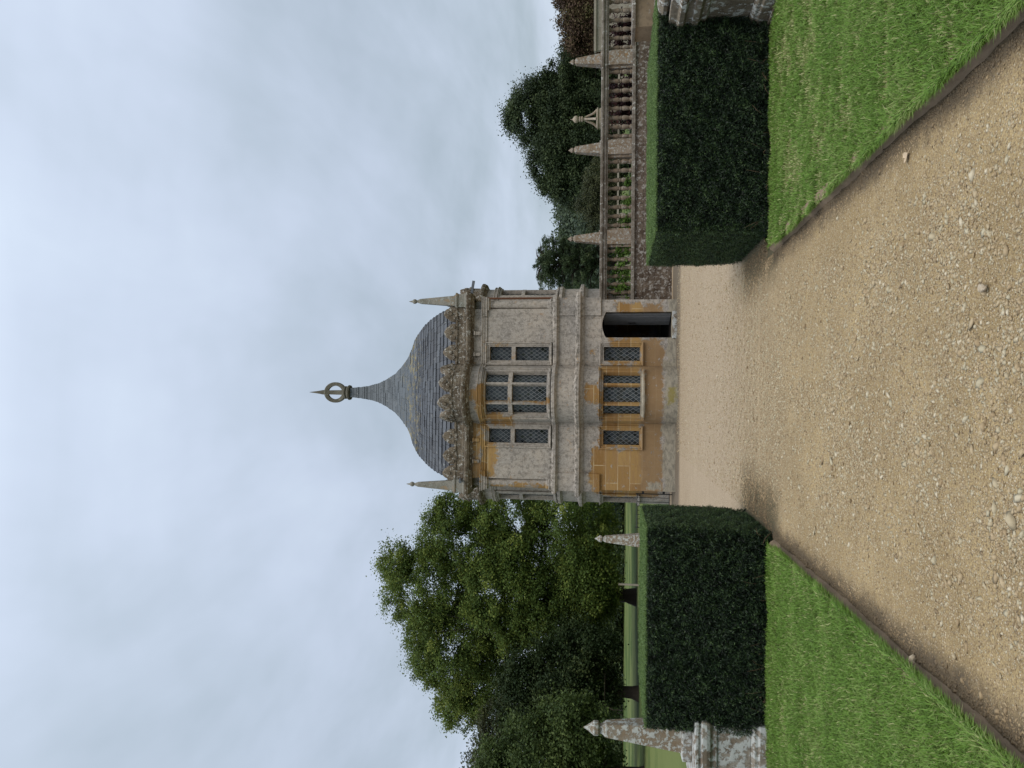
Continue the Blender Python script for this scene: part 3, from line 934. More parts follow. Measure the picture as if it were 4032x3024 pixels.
def side_window(k, a, b, z0, z1, trans=None, hood=False):
    T = tr(k)
    mb = MB()
    e, o1, o2 = .003, .05, .02
    def fr(w0, w1, oo):
        mb.box(a - w1, a - w0, -.02, oo, z0 - w0 * .6, z1 + w1, T)
        mb.box(b + w0, b + w1, -.02, oo, z0 - w0 * .6, z1 + w1, T)
        mb.box(a - w0, b + w0, -.02, oo, z1 + w0, z1 + w1, T)
    fr(.085, .125, o1)
    fr(.04, .085, o2)
    mb.box(a - .04, a, -.12, -.03, z0, z1 + .04, T)
    mb.box(b, b + .04, -.12, -.03, z0, z1 + .04, T)
    # sloping sill
    s0 = z0 - .085
    mb.rings([[T(a - .125, -.05, s0), T(b + .125, -.05, s0), T(b + .125, -.05, z0 - .004), T(a - .125, -.05, z0 - .004)],
              [T(a - .125, .06, s0), T(b + .125, .06, s0), T(b + .125, .06, s0 + .03), T(a - .125, .06, s0 + .03)]])
    if hood:
        mb.box(a - .16, b + .16, -.01, .075, z1 + .125, z1 + .16, T)
    if trans:
        mb.box(a - .002, b + .002, -.20, -.01, trans[0], trans[1], T)
    w = mb.build("window", M['pav'], PAV, bevel=.006)
    gb = MB()
    rows = [(z0, z1)] if not trans else [(z0, trans[0]), (trans[1], z1)]
    for q0, q1 in rows:
        p0, p1 = T(a, -.17, 0), T(b, -.17, 0)
        glass_quad(gb, p0[:2], p1[:2], q0, q1, 0, b - a)
    gb.build("leaded_glass", M['glass'], w, fix=False)

def arc_box(mb, T, a0, a1, r0, r1, z0, z1, n=10):
    rr = []
    for j in range(n + 1):
        th = a0 + (a1 - a0) * j / n
        rr.append([T(*bowpt(th, r), z) for r, z in ((r0, z0), (r1, z0), (r1, z1), (r0, z1))])
    mb.rings(rr)

def bow_window(k, z0, z1, trans=None):
    T = tr(k)
    mb = MB()
    R0 = BR
    A = TH
    arc_box(mb, T, -A - .17, -A - .11, R0 - .02, R0 + .05, z0 - .06, z1 + .10, 2)
    arc_box(mb, T, A + .11, A + .17, R0 - .02, R0 + .05, z0 - .06, z1 + .10, 2)
    arc_box(mb, T, -A - .11, -A - .01, R0 - .02, R0 + .02, z0 - .06, z1 + .06, 2)
    arc_box(mb, T, A + .01, A + .11, R0 - .02, R0 + .02, z0 - .06, z1 + .06, 2)
    arc_box(mb, T, -A - .11, A + .11, R0 - .02, R0 + .02, z1 + .012, z1 + .06, 16)
    arc_box(mb, T, -A - .17, A + .17, R0 - .02, R0 + .055, z1 + .062, z1 + .10, 16)
    arc_box(mb, T, -A - .20, A + .20, R0 - .02, R0 + .085, z1 + .102, z1 + .125, 16)
    # sill
    rr = []
    for j in range(17):
        th = (-A - .13) + 2 * (A + .13) * j / 16
        rr.append([T(*bowpt(th, r), z) for r, z in ((R0 - .08, z0 - .10), (R0 + .065, z0 - .10), (R0 + .065, z0 - .055), (R0 - .08, z0 - .003))])
    mb.rings(rr)
    mu = R(20.5)
    for th in (-mu, mu):
        hw = .038
        for r0, r1, w in ((R0 - .16, R0 - .03, hw), (R0 - .03, R0 - .004, hw * .62)):
            pts = []
            cxm, com = math.sin(th), math.cos(th)
            for rr_, ww in ((r0, -w), (r1, -w), (r1, w), (r0, w)):
                u, o = rr_ * cxm + ww * com, BC + rr_ * com - ww * cxm
                pts.append((u, o))
            mb.rings([[T(u, o, z0 + .002) for u, o in pts], [T(u, o, z1 - .002) for u, o in pts]])
    if trans:
        arc_box(mb, T, -A, A, R0 - .15, R0 - .008, trans[0], trans[1], 14)
    w = mb.build("bow_window", M['pav'], PAV, bevel=.005)
    gb = MB()
    rows = [(z0, z1)] if not trans else [(z0, trans[0]), (trans[1], z1)]
    rg = R0 - .115
    for q0, q1 in rows:
        for a0, a1 in ((-A - .02, -mu), (-mu, mu), (mu, A + .02)):
            p0, p1 = bowpt(a0, rg), bowpt(a1, rg)
            L = math.hypot(p0[0] - p1[0], p0[1] - p1[1])
            P0, P1 = T(*p0, 0), T(*p1, 0)
            glass_quad(gb, P0[:2], P1[:2], q0, q1, 0, L)
    gb.build("leaded_glass", M['glass'], w, fix=False)

for k in (0, 1, 3):
    for a, b in SWIN:
        side_window(k, a, b, *LW, hood=False)
        side_window(k, a, b, *UW, trans=UT)
    bow_window(k, *LW)
    bow_window(k, *UW, trans=UT)
for a, b in SWIN:
    side_window(2, a, b, *UW, trans=UT)

# doorway
mb = MB()
T = tr(0)
d0, d1, dz0, dz1 = DOOR
for sgn, ue in ((1, d0), (-1, d1)):
    poly = [(ue, dz1)]
    for j in range(9):
        t = j / 8
        poly.append((ue + sgn * t * (d1 - d0) / 2, 1.835 + .10 * math.sin(t * math.pi / 2) ** .8))
    poly.append((ue + sgn * (d1 - d0) / 2, dz1))
    mb.rings([[T(u, -.008, z) for u, z in poly], [T(u, -.26, z) for u, z in poly]])
mb.build("door_head", M['pav'], PAV)
mb = MB()
mb.box(d0 - .03, d1 + .03, -.26, .09, .0, .115, T)
mb.build("doorstep", M['pedestal'], PAV, bevel=.012)
mb = MB()
hinge = (d1 - .02, -.16)
ang = R(70)
def DL(s, t, z):          # s along the leaf, t thickness (towards the opening)
    return T(hinge[0] - s * math.cos(ang) - t * math.sin(ang), hinge[1] - s * math.sin(ang) + t * math.cos(ang), z)
n = 5
for j in range(n):
    w = .66 / n
    mb.box(j * w + .004, (j + 1) * w - .004, 0, .035 if j % 2 else .03, .14, 1.90, DL)
mb.box(.02, .64, -.02, .001, .3, .42, DL)
mb.box(.02, .64, -.02, .001, 1.5, 1.62, DL)
DOORO = mb.build("door", M['wood'], PAV, bevel=.005)
mb = MB()
pts = [DL(.50 + .04 * math.cos(a), .05, 1.13 + .08 * math.sin(a)) for a in np.linspace(0, 2 * math.pi, 14)]
mb.tube(pts, .009, 6)
mb.box(.48, .52, .03, .05, 1.17, 1.24, DL)
mb.build("door_handle", M['iron'], DOORO)
mb = MB()
mb.box(-2.4, 2.4, -2.4, 2.4, .02, .10)
mb.build("inner_floor", M['dark_in'], PAV)
mb = MB()
mb.box(-2.4, 2.4, -2.4, 2.4, 3.0, 3.1)
mb.build("inner_ceiling", M['dark_in'], PAV)

# ------------------------------------------------------------------ iron gate beside the pavilion
GATE = empty("iron_gate", (-2.50, 20.5, 0), "low wrought iron gate leaf against the pavilion beside the left hedge", "gate")
mb = MB()
for z in (.10, .96):
    mb.tube([(0, 0, z), (-.95, 0, z)], .012, 6)
for x in (-.02, -.93):
    mb.tube([(x, 0, .02), (x, 0, 1.0)], .014, 6)
mb.build("frame", M['iron'], GATE)
for x in np.linspace(-.12, -.82, 7):
    mb = MB()
    mb.tube([(x, 0, .1), (x, 0, .96)], .008, 6)
    mb.build("bar", M['iron'], GATE)
for z in (.25, .80):
    mb = MB()
    mb.box(-.03, .09, -.03, .03, z - .03, z + .03)
    mb.build("hinge", M['iron'], GATE)

# ------------------------------------------------------------------ hedges
def hedge(name, x0, x1, y0, y1, h, label, seed, group="clipped yew hedges beside the path"):
    root = empty(name, ((x0 + x1) / 2, (y0 + y1) / 2, 0), label, "hedge", group)
    cxh, cyh = (x0 + x1) / 2, (y0 + y1) / 2
    rng = np.random.default_rng(seed)
    a, b = (x1 - x0) / 2, (y1 - y0) / 2
    mb = MB()
    q = .07
    mb.rings([[(sx * (a - q - e), sy * (b - q - e), z) for sx, sy in ((-1, -1), (1, -1), (1, 1), (-1, 1))] for e, z in ((.12, .0), (.06, .12), (0, .3), (0, h - q))])
    mb.build("twigs", M['core'], root)
    V, F, Tn = [], [], []
    k0 = 0
    def emit(c, nrm, size, tint, asp=.22, bias=1.0):
        nonlocal k0
        nv = unit(nrm * .55 + rng.normal(size=c.shape) * .55)
        dv = nrm * bias + rng.normal(size=c.shape) * .8
        v, f, t = leaf_arrays(c, nv, size, asp, tint, rng, dv)
        V.append(v); F.append(f + k0); Tn.append(t)
        k0 += len(v)
    def face(n, kind):
        if kind in ('f', 'b'):
            u, z = rng.uniform(-a, a, n), h * rng.random(n) ** .9
            s = -1 if kind == 'f' else 1
            nz = vnoise(u, z, .28, seed) * .6 + vnoise(u, z, .10, seed + 1) * .5
            dep = nz * .040 + .018 * vnoise(u, z, .9, seed + 20) + rng.normal(0, .014, n) - .03 * np.clip(1 - z / .16, 0, 1) * rng.random(n) * 2.5
            edge = .035 * (np.clip((np.abs(u) - a + .07) / .07, 0, 1) ** 2 + np.clip((z - h + .06) / .06, 0, 1) ** 2)
            c = np.stack([u, s * (b + dep - edge), z], 1)
            nr = np.tile([0, s, 0.], (n, 1))
        elif kind in ('l', 'r'):
            u, z = rng.uniform(-b, b, n), h * rng.random(n) ** .9
            s = -1 if kind == 'l' else 1
            nz = vnoise(u, z, .28, seed + 5) * .6 + vnoise(u, z, .10, seed + 6) * .5
            dep = nz * .024 + rng.normal(0, .012, n) - .05 * np.clip(1 - z / .3, 0, 1)
            edge = .035 * (np.clip((np.abs(u) - b + .07) / .07, 0, 1) ** 2 + np.clip((z - h + .06) / .06, 0, 1) ** 2)
            c = np.stack([s * (a + dep - edge), u, z], 1)
            nr = np.tile([s, 0., 0], (n, 1))
        else:
            u, w = rng.uniform(-a, a, n), rng.uniform(-b, b, n)
            nz = vnoise(u, w, .5, seed + 8) * .7 + vnoise(u, w, .14, seed + 9) * .5
            c = np.stack([u, w, h + nz * .014 + rng.normal(0, .008, n)], 1)
            nr = np.tile([0, 0, 1.], (n, 1))
            nz = nz * .5
        return c, nr, nz
    area = 1
    for kind, dens, sz in (('f', 17000, .030), ('l' if x0 + x1 > 0 else 'r', 24000, .026), ('b', 3000, .04), ('r' if x0 + x1 > 0 else 'l', 5000, .035)):
        ar = h * 2 * (a if kind in 'fb' else b)
        n = int(ar * dens)
        c, nr, nz = face(n, kind)
        tint = np.clip(.36 + nz * .5 + rng.normal(0, .25, n), 0, 1)
        tint = np.where(rng.random(n) < .02, 1.0, tint)
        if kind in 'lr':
            tint = np.clip(tint + .27, 0, 1)  # end faces lightened: the light on them is painted into the leaf tint
        emit(c, nr, rng.uniform(.6, 1.3, n) * sz, tint)
        # a second, deeper layer so no bare core shows
        n2 = n // 2
        c, nr, nz = face(n2, kind)
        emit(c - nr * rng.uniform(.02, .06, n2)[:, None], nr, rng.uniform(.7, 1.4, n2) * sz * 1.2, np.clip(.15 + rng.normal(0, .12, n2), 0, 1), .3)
    Vv, Ff, Tt = np.concatenate(V), np.concatenate(F), np.concatenate(Tn)
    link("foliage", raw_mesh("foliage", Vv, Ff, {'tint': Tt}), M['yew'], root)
    V.clear(); F.clear(); Tn.clear(); k0 = 0
    n = int(4 * a * b * 24000)
    c, nr, nz = face(n, 't')
    emit(c, nr, rng.uniform(.6, 1.2, n) * .024, np.clip(.45 + nz * .5 + rng.normal(0, .22, n), 0, 1), .25, .6)
    # new shoots stand up along the rim
    Vv, Ff, Tt = np.concatenate(V), np.concatenate(F), np.concatenate(Tn)
    link("lit_clipped_top", raw_mesh("lit_clipped_top", Vv, Ff, {'tint': Tt}), M['yew_top'], root)
    # stray bare stems near the foot
    r2 = random.Random(seed)
    sm = plain("stem_bark", (.13, .09, .055), .9, .1)
    for _ in range(18):
        mb = MB()
        x = r2.uniform(-a, a)
        p = Vector((x, -b + .05, r2.uniform(0, .1)))
        q_ = p + Vector((r2.uniform(-.12, .12), -r2.uniform(.04, .14), r2.uniform(.02, .28)))
        mb.tube([p, (p + q_) / 2 + Vector((0, -.03, .03)), q_], [.004, .003, .0015], 4)
        mb.build("stem", sm, root)
    return root
hedge("yew_hedge", -3.40, -1.31, 7.86, 9.50, 1.283, "dark clipped box-shaped yew hedge on the left of the path beside the lichened obelisk", 31)
hedge("yew_hedge", 1.79, 4.40, 7.84, 9.90, 1.212, "dark clipped box-shaped yew hedge on the right of the path below the balustrade wall", 57)

# soil strip in front of the hedges
def soil(name, x0, x1, y0, y1):
    return sheet(name, x0, x1, y0, y1, .058, M['soil'], 30, 6, lambda X, Y: .012 * vnoise(X, Y, .2, 3))
M['soil'] = plain("bed_soil", (.035, .025, .018), .95, .05, .5, 30)
soil("soil_strip", -3.4, -1.47, 7.80, 9.3)
soil("soil_strip", 1.86, 4.6, 7.78, 9.8)

# ------------------------------------------------------------------ piers and obelisks
def obelisk_mesh(mb, c, z0, hb, h, tip='point', top=.54):
    """square tapering shaft with shoulder, neck and bud"""
    k = hb / .19
    zt = z0 + h
    sh = z0 + h * .76
    mb.square([(hb, z0), (hb * .985, z0 + .01), (hb * top, sh), (hb * top * .93, sh + .012), (hb * .30, sh + h * .045), (hb * .27, sh + h * .065)], c)
    zc = sh + h * .065
    if tip == 'point':
        mb.lathe([(hb * .36, zc), (hb * .54, zc + h * .02), (hb * .56, zc + h * .06), (hb * .30, zc + h * .11), (hb * .12, zc + h * .15), (.004, zt)], c, 8, R(22.5))
    else:
        mb.lathe([(hb * .34, zc), (hb * .48, zc + h * .02), (hb * .48, zc + h * .06), (hb * .36, zc + h * .08), (hb * .3, zc + h * .11), (hb * .12, zc + h * .13), (.006, zt)], c, 10)

def pier(name, c, hw, mat, label, levels, group=None, extra=None):
    root = empty(name, (c[0], c[1], 0), label, "stone pier", group)
    for nm, prof in levels:
        mb = MB()
        mb.square([(hw + dw, z) for dw, z in prof])
        mb.build(nm, mat, root, bevel=.006)
    return root

def noisy(o, strength, seed=0):
    """soften the long straight edges of old stone"""
    md = o.modifiers.new("sub", 'SUBSURF')
    md.subdivision_type = 'SIMPLE'
    md.levels = md.render_levels = 3
    tx = bpy.data.textures.new("weathering", 'CLOUDS')
    tx.noise_scale = .12
    dm = o.modifiers.new("weather", 'DISPLACE')
    dm.texture = tx
    dm.strength = strength
    dm.mid_level = .5
    dm.texture_coords = 'LOCAL'
    return o

LP = (-3.71, 8.25)
pier("stone_pier", LP, .38, M['pedestal'], "short moulded lichened pedestal at the left edge beside the left hedge", [
    ("base", [(.045, -.02), (.045, .14), (.03, .155), (.03, .19), (.005, .22)]),
    ("shaft", [(0, .22), (0, .55)]),
    ("cap", [(.005, .55), (.02, .565), (.02, .605), (.05, .635), (.06, .665), (.06, .71), (.03, .725), (.05, .75), (.05, .778), (.0, .79)])])
OB = empty("stone_obelisk", (-3.59, 8.25, .79), "tall stone obelisk mottled with pale lichen on the pedestal left of the left hedge", "obelisk", "court obelisks")
mb = MB(); mb.square([(.205, 0), (.205, .095), (.18, .105)]); noisy(mb.build("plinth", M['pedestal'], OB, bevel=.008), .006)
mb = MB(); obelisk_mesh(mb, (0, 0), .10, .143, 1.045, 'point', .48); mb.build("shaft", M['obelisk'], OB, bevel=.008)
RP = (4.47, 7.86)
pier("stone_pier", RP, .46, M['dark_pedestal'], "dark mossy moulded pedestal at the right edge beside the right hedge", [
    ("foot", [(.10, -.03), (.10, .095)]),
    ("base", [(.07, .095), (.07, .20), (.05, .215), (.05, .25), (.015, .28)]),
    ("shaft", [(0, .28), (0, .705)]),
    ("cap", [(.01, .705), (.03, .72), (.03, .77), (.07, .80), (.07, .86), (.05, .87), (.05, .93), (.08, .95), (.08, 1.0), (.04, 1.02), (.02, 1.095)]),
    ("plinth", [(-.10, 1.095), (-.06, 1.12), (-.05, 1.16), (-.09, 1.20), (-.16, 1.215)])])
OB2 = copy_tree(OB)
OB2.location = (-3.17, 17.2, .885)
OB2['label'] = "small far obelisk rising behind the left hedge in front of the big tree"
pier("stone_pier", (-3.17, 17.2), .36, M['pedestal'], "pedestal behind the left hedge under the small far obelisk", [
    ("base", [(.045, -.02), (.045, .14), (.03, .19), (.005, .22)]),
    ("shaft", [(0, .22), (0, .6)]),
    ("cap", [(.005, .6), (.05, .68), (.06, .76), (.03, .80), (.0, .885)])])

# ------------------------------------------------------------------ balustrade on the right
WY = 21.3
BAL = empty("terrace_balustrade", (7.3, WY, 0), "long stone balustrade on a mossy wall running right from the pavilion", "balustrade")
BX = lambda x: x - 7.3
mb = MB()
mb.box(BX(2.75), BX(14.2), 0, .5, -.05, 1.06)
mb.build("retaining_wall", M['wall'], BAL)
mb = MB()
mb.box(BX(2.75), BX(14.2), -.05, .5, 1.062, 1.155)
noisy(mb.build("plinth_course", M['rail'], BAL, bevel=.01), .0)
mb = MB()
rr = []
prof = [(.10, 1.835), (.02, 1.835), (.02, 1.87), (-.01, 1.885), (-.01, 1.955), (-.05, 1.975), (-.055, 2.03), (-.03, 2.045), (.38, 2.045), (.38, 1.835)]
for x in (2.75, 14.2):
    rr.append([(BX(x), y, z) for y, z in prof])
mb.rings(rr)
mb.build("rail", M['rail'], BAL, bevel=.006)
bal_prof = [(.082, 0), (.082, .05), (.06, .06), (.052, .085), (.062, .10), (.075, .17), (.083, .225), (.070, .275), (.048, .30), (.066, .318), (.066, .34), (.050, .352), (.060, .37),
            (.080, .42), (.074, .47), (.052, .56), (.046, .59), (.058, .605), (.052, .62), (.08, .632), (.08, .682)]
mb = MB(); mb.lathe([(r * .86, z) for r, z in bal_prof], (0, 0), 14)
pr = mb.build("baluster", M['ballust'], BAL, (0, .18, 1.155), smooth=True)
px = [7.30, 4.70, 9.90, 12.5]
xs = []
for a, b, n in ((4.70, 7.30, 8), (7.30, 9.90, 8), (9.90, 12.5, 8)):
    for j in range(n):
        xs.append(a + .36 + (b - a - .72) * j / (n - 1))
xs += [4.34, 4.09, 3.85, 3.61, 3.37, 3.12]
rg = random.Random(2)
for i, x in enumerate(xs):
    o = pr if i == 0 else pr.copy()
    if i:
        COL.objects.link(o)
    o.location = (BX(x) + rg.uniform(-.012, .012), .18, 1.155)
    o.rotation_euler = (rg.uniform(-.02, .02), rg.uniform(-.02, .02), rg.uniform(0, 6))
for i, x in enumerate(px):
    mb = MB()
    mb.box(BX(x) - .205, BX(x) + .205, .0, .37, 1.155, 1.837)
    mb.box(BX(x) - .27, BX(x) + .27, .09, .30, 1.155, 1.837)
    mb.build("pier", M['ball_ob'], BAL, bevel=.008)
first = None
for i, x in enumerate(px[:3]):
    lab = ["stone obelisk with golden foot on the balustrade rail, middle of the three", "brown stone obelisk on the balustrade rail nearest the pavilion",
           "grey stone obelisk on the balustrade rail nearest the right edge, against the red-brown tree"][i]
    if first is None:
        first = empty("rail_obelisk", (x, WY + .18, 2.045), lab, "obelisk", "obelisks on the balustrade")
        mb = MB(); mb.square([(.195, 0), (.195, .03)]); mb.build("plinth", M['ball_ob'], first)
        mb = MB(); obelisk_mesh(mb, (0, 0), .03, .157, .92, 'knob'); mb.build("shaft", M['ball_ob'], first, bevel=.01)
    else:
        o = copy_tree(first)
        o.location = (x, WY + .18, 2.045)
        o.rotation_euler[2] = (0, R(90), R(180))[i]
        o['label'] = lab

# low side wall with coping in front of the balustrade at the right edge
LWL = empty("low_wall", (9.6, 17.4, 0), "low brown stone wall with pale coping above the right hedge at the picture edge", "wall")
mb = MB(); mb.box(-.98, 1.6, -.35, .35, -.03, .70); mb.box(-1.0, 1.6, -.36, .36, .78, 1.19)
mb.build("stonework", M['wall2'] if 'wall2' in M else stone_mat("smooth_wall_stone", (.19, .14, .09), (.235, .18, .12), (.33, .31, .28), .57, .62, 3.0, (.07, .055, .04), .4, .01), LWL)
mb = MB(); mb.box(-1.06, 1.6, -.42, .42, 1.19, 1.275); mb.box(-1.06, 1.6, -.42, .42, .70, .78)
mb.build("coping", M['rail'], LWL, bevel=.015)

# ------------------------------------------------------------------ stonework beyond the balustrade
TEM = empty("garden_temple", (17.2, 45, 0), "small open stone temple with curved ribs and ball finial beyond the balustrade", "garden temple")
mb = MB()
mb.lathe([(.66, -.03), (.66, .3), (.60, .32), (.60, .34)], (0, 0), 12)
mb.build("base", M['temple'], TEM)
for j in range(6):
    a = R(60 * j + 15)
    mb = MB()
    mb.lathe([(.085, .34), (.085, .4), (.07, .42), (.06, 2.38), (.08, 2.40), (.085, 2.46)], (.50 * math.cos(a), .50 * math.sin(a)), 10)
    mb.build("column", M['temple'], TEM, smooth=True)
mb = MB()
mb.lathe([(.40, 2.46), (.60, 2.46), (.60, 2.56), (.57, 2.57), (.57, 2.62), (.64, 2.66), (.64, 2.72), (.45, 2.75), (.40, 2.75)], (0, 0), 24)
mb.build("cornice", M['temple'], TEM)
for j in range(3):
    a = R(120 * j + 8)
    pts, rad = [], []
    for t in np.linspace(0, 1, 12):
        r = .56 * (1 - t) ** 1.1 * (1 - .45 * math.sin(t * math.pi)) + .10 * math.sin(t * math.pi)
        pts.append((r * math.cos(a), r * math.sin(a), 2.74 + .82 * t))
        rad.append(.075 - .02 * t)
    mb = MB(); mb.tube(pts, rad, 8)
    mb.build("rib", M['temple'], TEM, smooth=True)
mb = MB()
mb.lathe([(.09, 3.52), (.10, 3.58), (.17, 3.60), (.17, 3.66), (.12, 3.68), (.12, 3.72), (.17, 3.74), (.17, 3.79), (.10, 3.82), (.18, 3.90), (.215, 4.0), (.18, 4.1), (.09, 4.17), (.03, 4.22), (.006, 4.36)], (0, 0), 16)
mb.build("finial", M['temple'], TEM, smooth=True)

FAR = empty("far_balustrade", (18, 46.5, 0), "thin distant stone balustrade seen through the near balusters", "balustrade")
mb = MB(); mb.box(-13, 12, -.12, .12, 1.36, 1.47); mb.box(-13, 12, -.15, .15, -.05, .45)
mb.build("rail", M['farstone'], FAR)
for j in range(46):
    x = -12.8 + .54 * j
    mb = MB(); mb.lathe([(.08, .45), (.06, .5), (.10, .7), (.05, .9), (.10, 1.15), (.07, 1.36)], (x, 0), 8)
    mb.build("baluster", M['farstone'], FAR, smooth=True)
GWL = empty("garden_wall", (22, 35, 0), "pale stone garden wall with thin cap beyond the balustrade at the right edge", "wall", rz=R(-12))
mb = MB(); mb.box(-5.0, 4, -.2, .2, -.05, 2.58); mb.box(-1.9, -1.4, -.3, .3, -.05, 2.5)
mb.build("stonework", M['farstone'], GWL)
mb = MB(); mb.box(-5.05, 4, -.27, .27, 2.58, 2.69)
mb.build("coping", M['farstone'], GWL)

# ------------------------------------------------------------------ trees and shrubs
def crown_arrays(rng, blobs, nclump, per, lsize, crad, surf=.45, gapk=0.0, flat=.75, drop=0.0, gseed=0):
    """leaf clumps in a union of ellipsoids (cx, cy, cz, rx, ry, rz, weight)"""
    bl = np.array([b[:6] for b in blobs], float)
    w = np.array([b[6] if len(b) > 6 else b[3] * b[5] for b in blobs], float)
    pick = rng.choice(len(bl), nclump, p=w / w.sum())
    dv = unit(rng.normal(size=(nclump, 3)))
    rad = (surf + (1 - surf) * rng.random(nclump)) ** .6
    B = bl[pick]
    off = dv * rad[:, None] * B[:, 3:6]
    c = B[:, :3] + off
    # lumps and gaps
    nz = np.sin(c[:, 0] * 1.1 + gseed) + np.sin(c[:, 2] * 1.3 + gseed * 2.1) + np.sin(c[:, 1] * .9 + c[:, 0] * .7 + gseed * 3.3)
    if gapk:
        keep = rng.random(nclump) > gapk * np.clip(nz * .8, 0, 1)
        c, dv, nz = c[keep], dv[keep], nz[keep]
    n = len(c)
    cr = crad * rng.uniform(.55, 1.35, n)
    p = np.repeat(c, per, 0) + rng.normal(size=(n * per, 3)) * np.repeat(cr, per)[:, None] * np.array([.55, .55, .55 * flat])
    if drop:
        p[:, 2] -= np.abs(rng.normal(0, drop, n * per)) * np.linalg.norm(p[:, :2] - np.repeat(c[:, :2], per, 0), axis=1)
    nr = unit(np.repeat(dv, per, 0) * .5 + np.array([0, 0, .55]) + rng.normal(size=(n * per, 3)) * .6)
    tint = np.clip(.42 + .17 * np.repeat(rng.normal(size=n), per) + rng.normal(0, .16, n * per), 0, 1)
    size = rng.uniform(.6, 1.35, n * per) * lsize
    return p, nr, size, tint, c

def tree(name, label, base, blobs, mat, seed, nclump=600, per=110, lsize=.14, crad=.5, trunk=(.4, 3.0), cat="tree", group=None, limbs=14, surf=.45, gapk=0.0, asp=.6, flat=.75, drop=0.0,
         zmin=.25, twig=True):
    rng = np.random.default_rng(seed)
    root = empty(name, base, label, cat, group)
    p, nr, size, tint, c = crown_arrays(rng, blobs, nclump, per, lsize, crad, surf, gapk, flat, drop, seed)
    k = p[:, 2] > zmin
    V, F, T = leaf_arrays(p[k], nr[k], size[k], asp, tint[k], rng)
    link("crown", raw_mesh("crown", V, F, {'tint': T}), mat, root)
    if trunk:
        mb = MB()
        r0, ht = trunk
        mb.tube([(0, 0, -.1), (.02 * ht, 0, ht * .15), (.03 * ht, .01, ht * .6), (0, 0, ht)], [r0 * 1.5, r0 * 1.05, r0 * .9, r0 * .75], 10)
        order = rng.permutation(len(c))[:limbs]
        for i in order:
            e = c[i]
            m = np.array([e[0] * .35, e[1] * .35, ht + (e[2] - ht) * .35 + .25 * abs(e[0]) * .2])
            m2 = (m + e) / 2 + rng.normal(0, .2, 3)
            rr = r0 * rng.uniform(.16, .34)
            mb.tube([(0, 0, ht * .9), tuple(m), tuple(m2), tuple(e)], [rr * 1.3, rr, rr * .6, rr * .15], 6)
            if twig:
                for _ in range(2):
                    j = order[rng.integers(len(order))]
                    e2 = e + rng.normal(0, 1, 3) * np.array([1.2, 1.2, .8])
                    mb.tube([tuple(m2), tuple((m2 + e2) / 2 + rng.normal(0, .15, 3)), tuple(e2)], [rr * .5, rr * .3, rr * .08], 5)
        mb.build("trunk", M['bark'], root, smooth=True)
    return root

# the big plane tree on the left
blobs = [(0, 0, 13.9, 3.4, 3.6, 3.6), (-3.6, 0, 12.2, 3.4, 3.4, 3.6), (3.2, 0, 11.5, 3.0, 3.2, 3.4), (-6.4, .5, 10.8, 2.7, 2.8, 3.2), (5.2, 0, 8.6, 2.6, 3.0, 3.0), (0, -1.0, 8.8, 4.2, 3.4, 3.2),
         (4.6, -.5, 4.4, 3.6, 3.2, 3.2), (1.5, -1.2, 3.6, 3.4, 3.0, 2.6), (-3.2, -1, 5.4, 3.4, 3.0, 3.0), (-8.3, .6, 11.8, 1.5, 1.6, 1.9), (1.6, .3, 16.5, 1.5, 1.6, 1.3), (-4.6, 0, 14.5, 1.6, 1.6, 1.2), (5.0, 0, 12.4, 1.5, 1.5, 1.6), (-.5, -2.6, 6.6, 2.8, 1.4, 2.6), (1.0, -2.4, 3.2, 2.6, 1.4, 2.2), (2.6, -2, 8.2, 2.2, 1.4, 2.0)]
tree("plane_tree", "huge spreading tree with yellow-green leaves left of the pavilion", (-13.0, 50, 0), blobs, M['plane'], 101, 3100, 125, .15, .52, (.42, 4.2), limbs=14, gapk=.26, surf=.42)
blobs = [(0, 0, 4.4, 2.6, 2.4, 3.4), (-2.2, .3, 5.8, 2.0, 2.0, 3.0), (2.2, 0, 3.6, 2.0, 2.0, 2.7), (.4, 0, 7.0, 1.5, 1.5, 1.8)]
tree("dark_oak", "dark green tree below the left side of the big yellow-green tree", (-17.2, 44.5, 0), blobs, M['dark_oak'], 104, 620, 110, .16, .6, (.34, 2.4), limbs=16, surf=.3)
blobs = [(0, 0, 7.0, 3.6, 3.0, 4.0), (-3, 0, 8.2, 3.0, 3.0, 3.6), (2.2, .3, 7.6, 2.0, 2.0, 2.4)]
tree("olive_green_tree", "tall olive-brown tree behind the leafy tree at the left edge", (-22.8, 46, 0), blobs, M['olive'], 107, 560, 110, .16, .6, (.35, 3.0), limbs=6, surf=.35, twig=False)
blobs = [(0, 0, 4.6, 2.8, 2.4, 3.6), (-2.6, 0, 5.2, 2.6, 2.4, 3.8), (2.0, -.3, 3.4, 1.7, 1.8, 2.4), (-1.2, 0, 7.2, 1.7, 1.7, 1.7)]
tree("left_oak", "mid green leafy tree at the left edge behind the tall lichened obelisk", (-18.0, 36.5, 0), blobs, M['left_oak'], 109, 620, 115, .15, .55, (.33, 1.8), limbs=14, surf=.35, zmin=.75)
blobs = [(0, 0, 3.2, 1.6, 1.6, 2.9), (.4, 0, 5.2, 1.2, 1.2, 2.4), (-1.4, 0, 2.4, 1.5, 1.5, 2.0), (2.2, 0, 4.2, 2.2, 1.5, 3.2)]
tree("blue_conifer", "blue-green conifer close to the left wall of the pavilion", (-6.9, 62, .2), [(b[0] * 1.3, b[1] * 1.3, b[2] * 1.3, b[3] * 1.3, b[4] * 1.3, b[5] * 1.3) for b in blobs], M['bluec'], 111, 420, 110, .15, .5, (.2, 2.0), limbs=6, surf=.3, asp=.3)
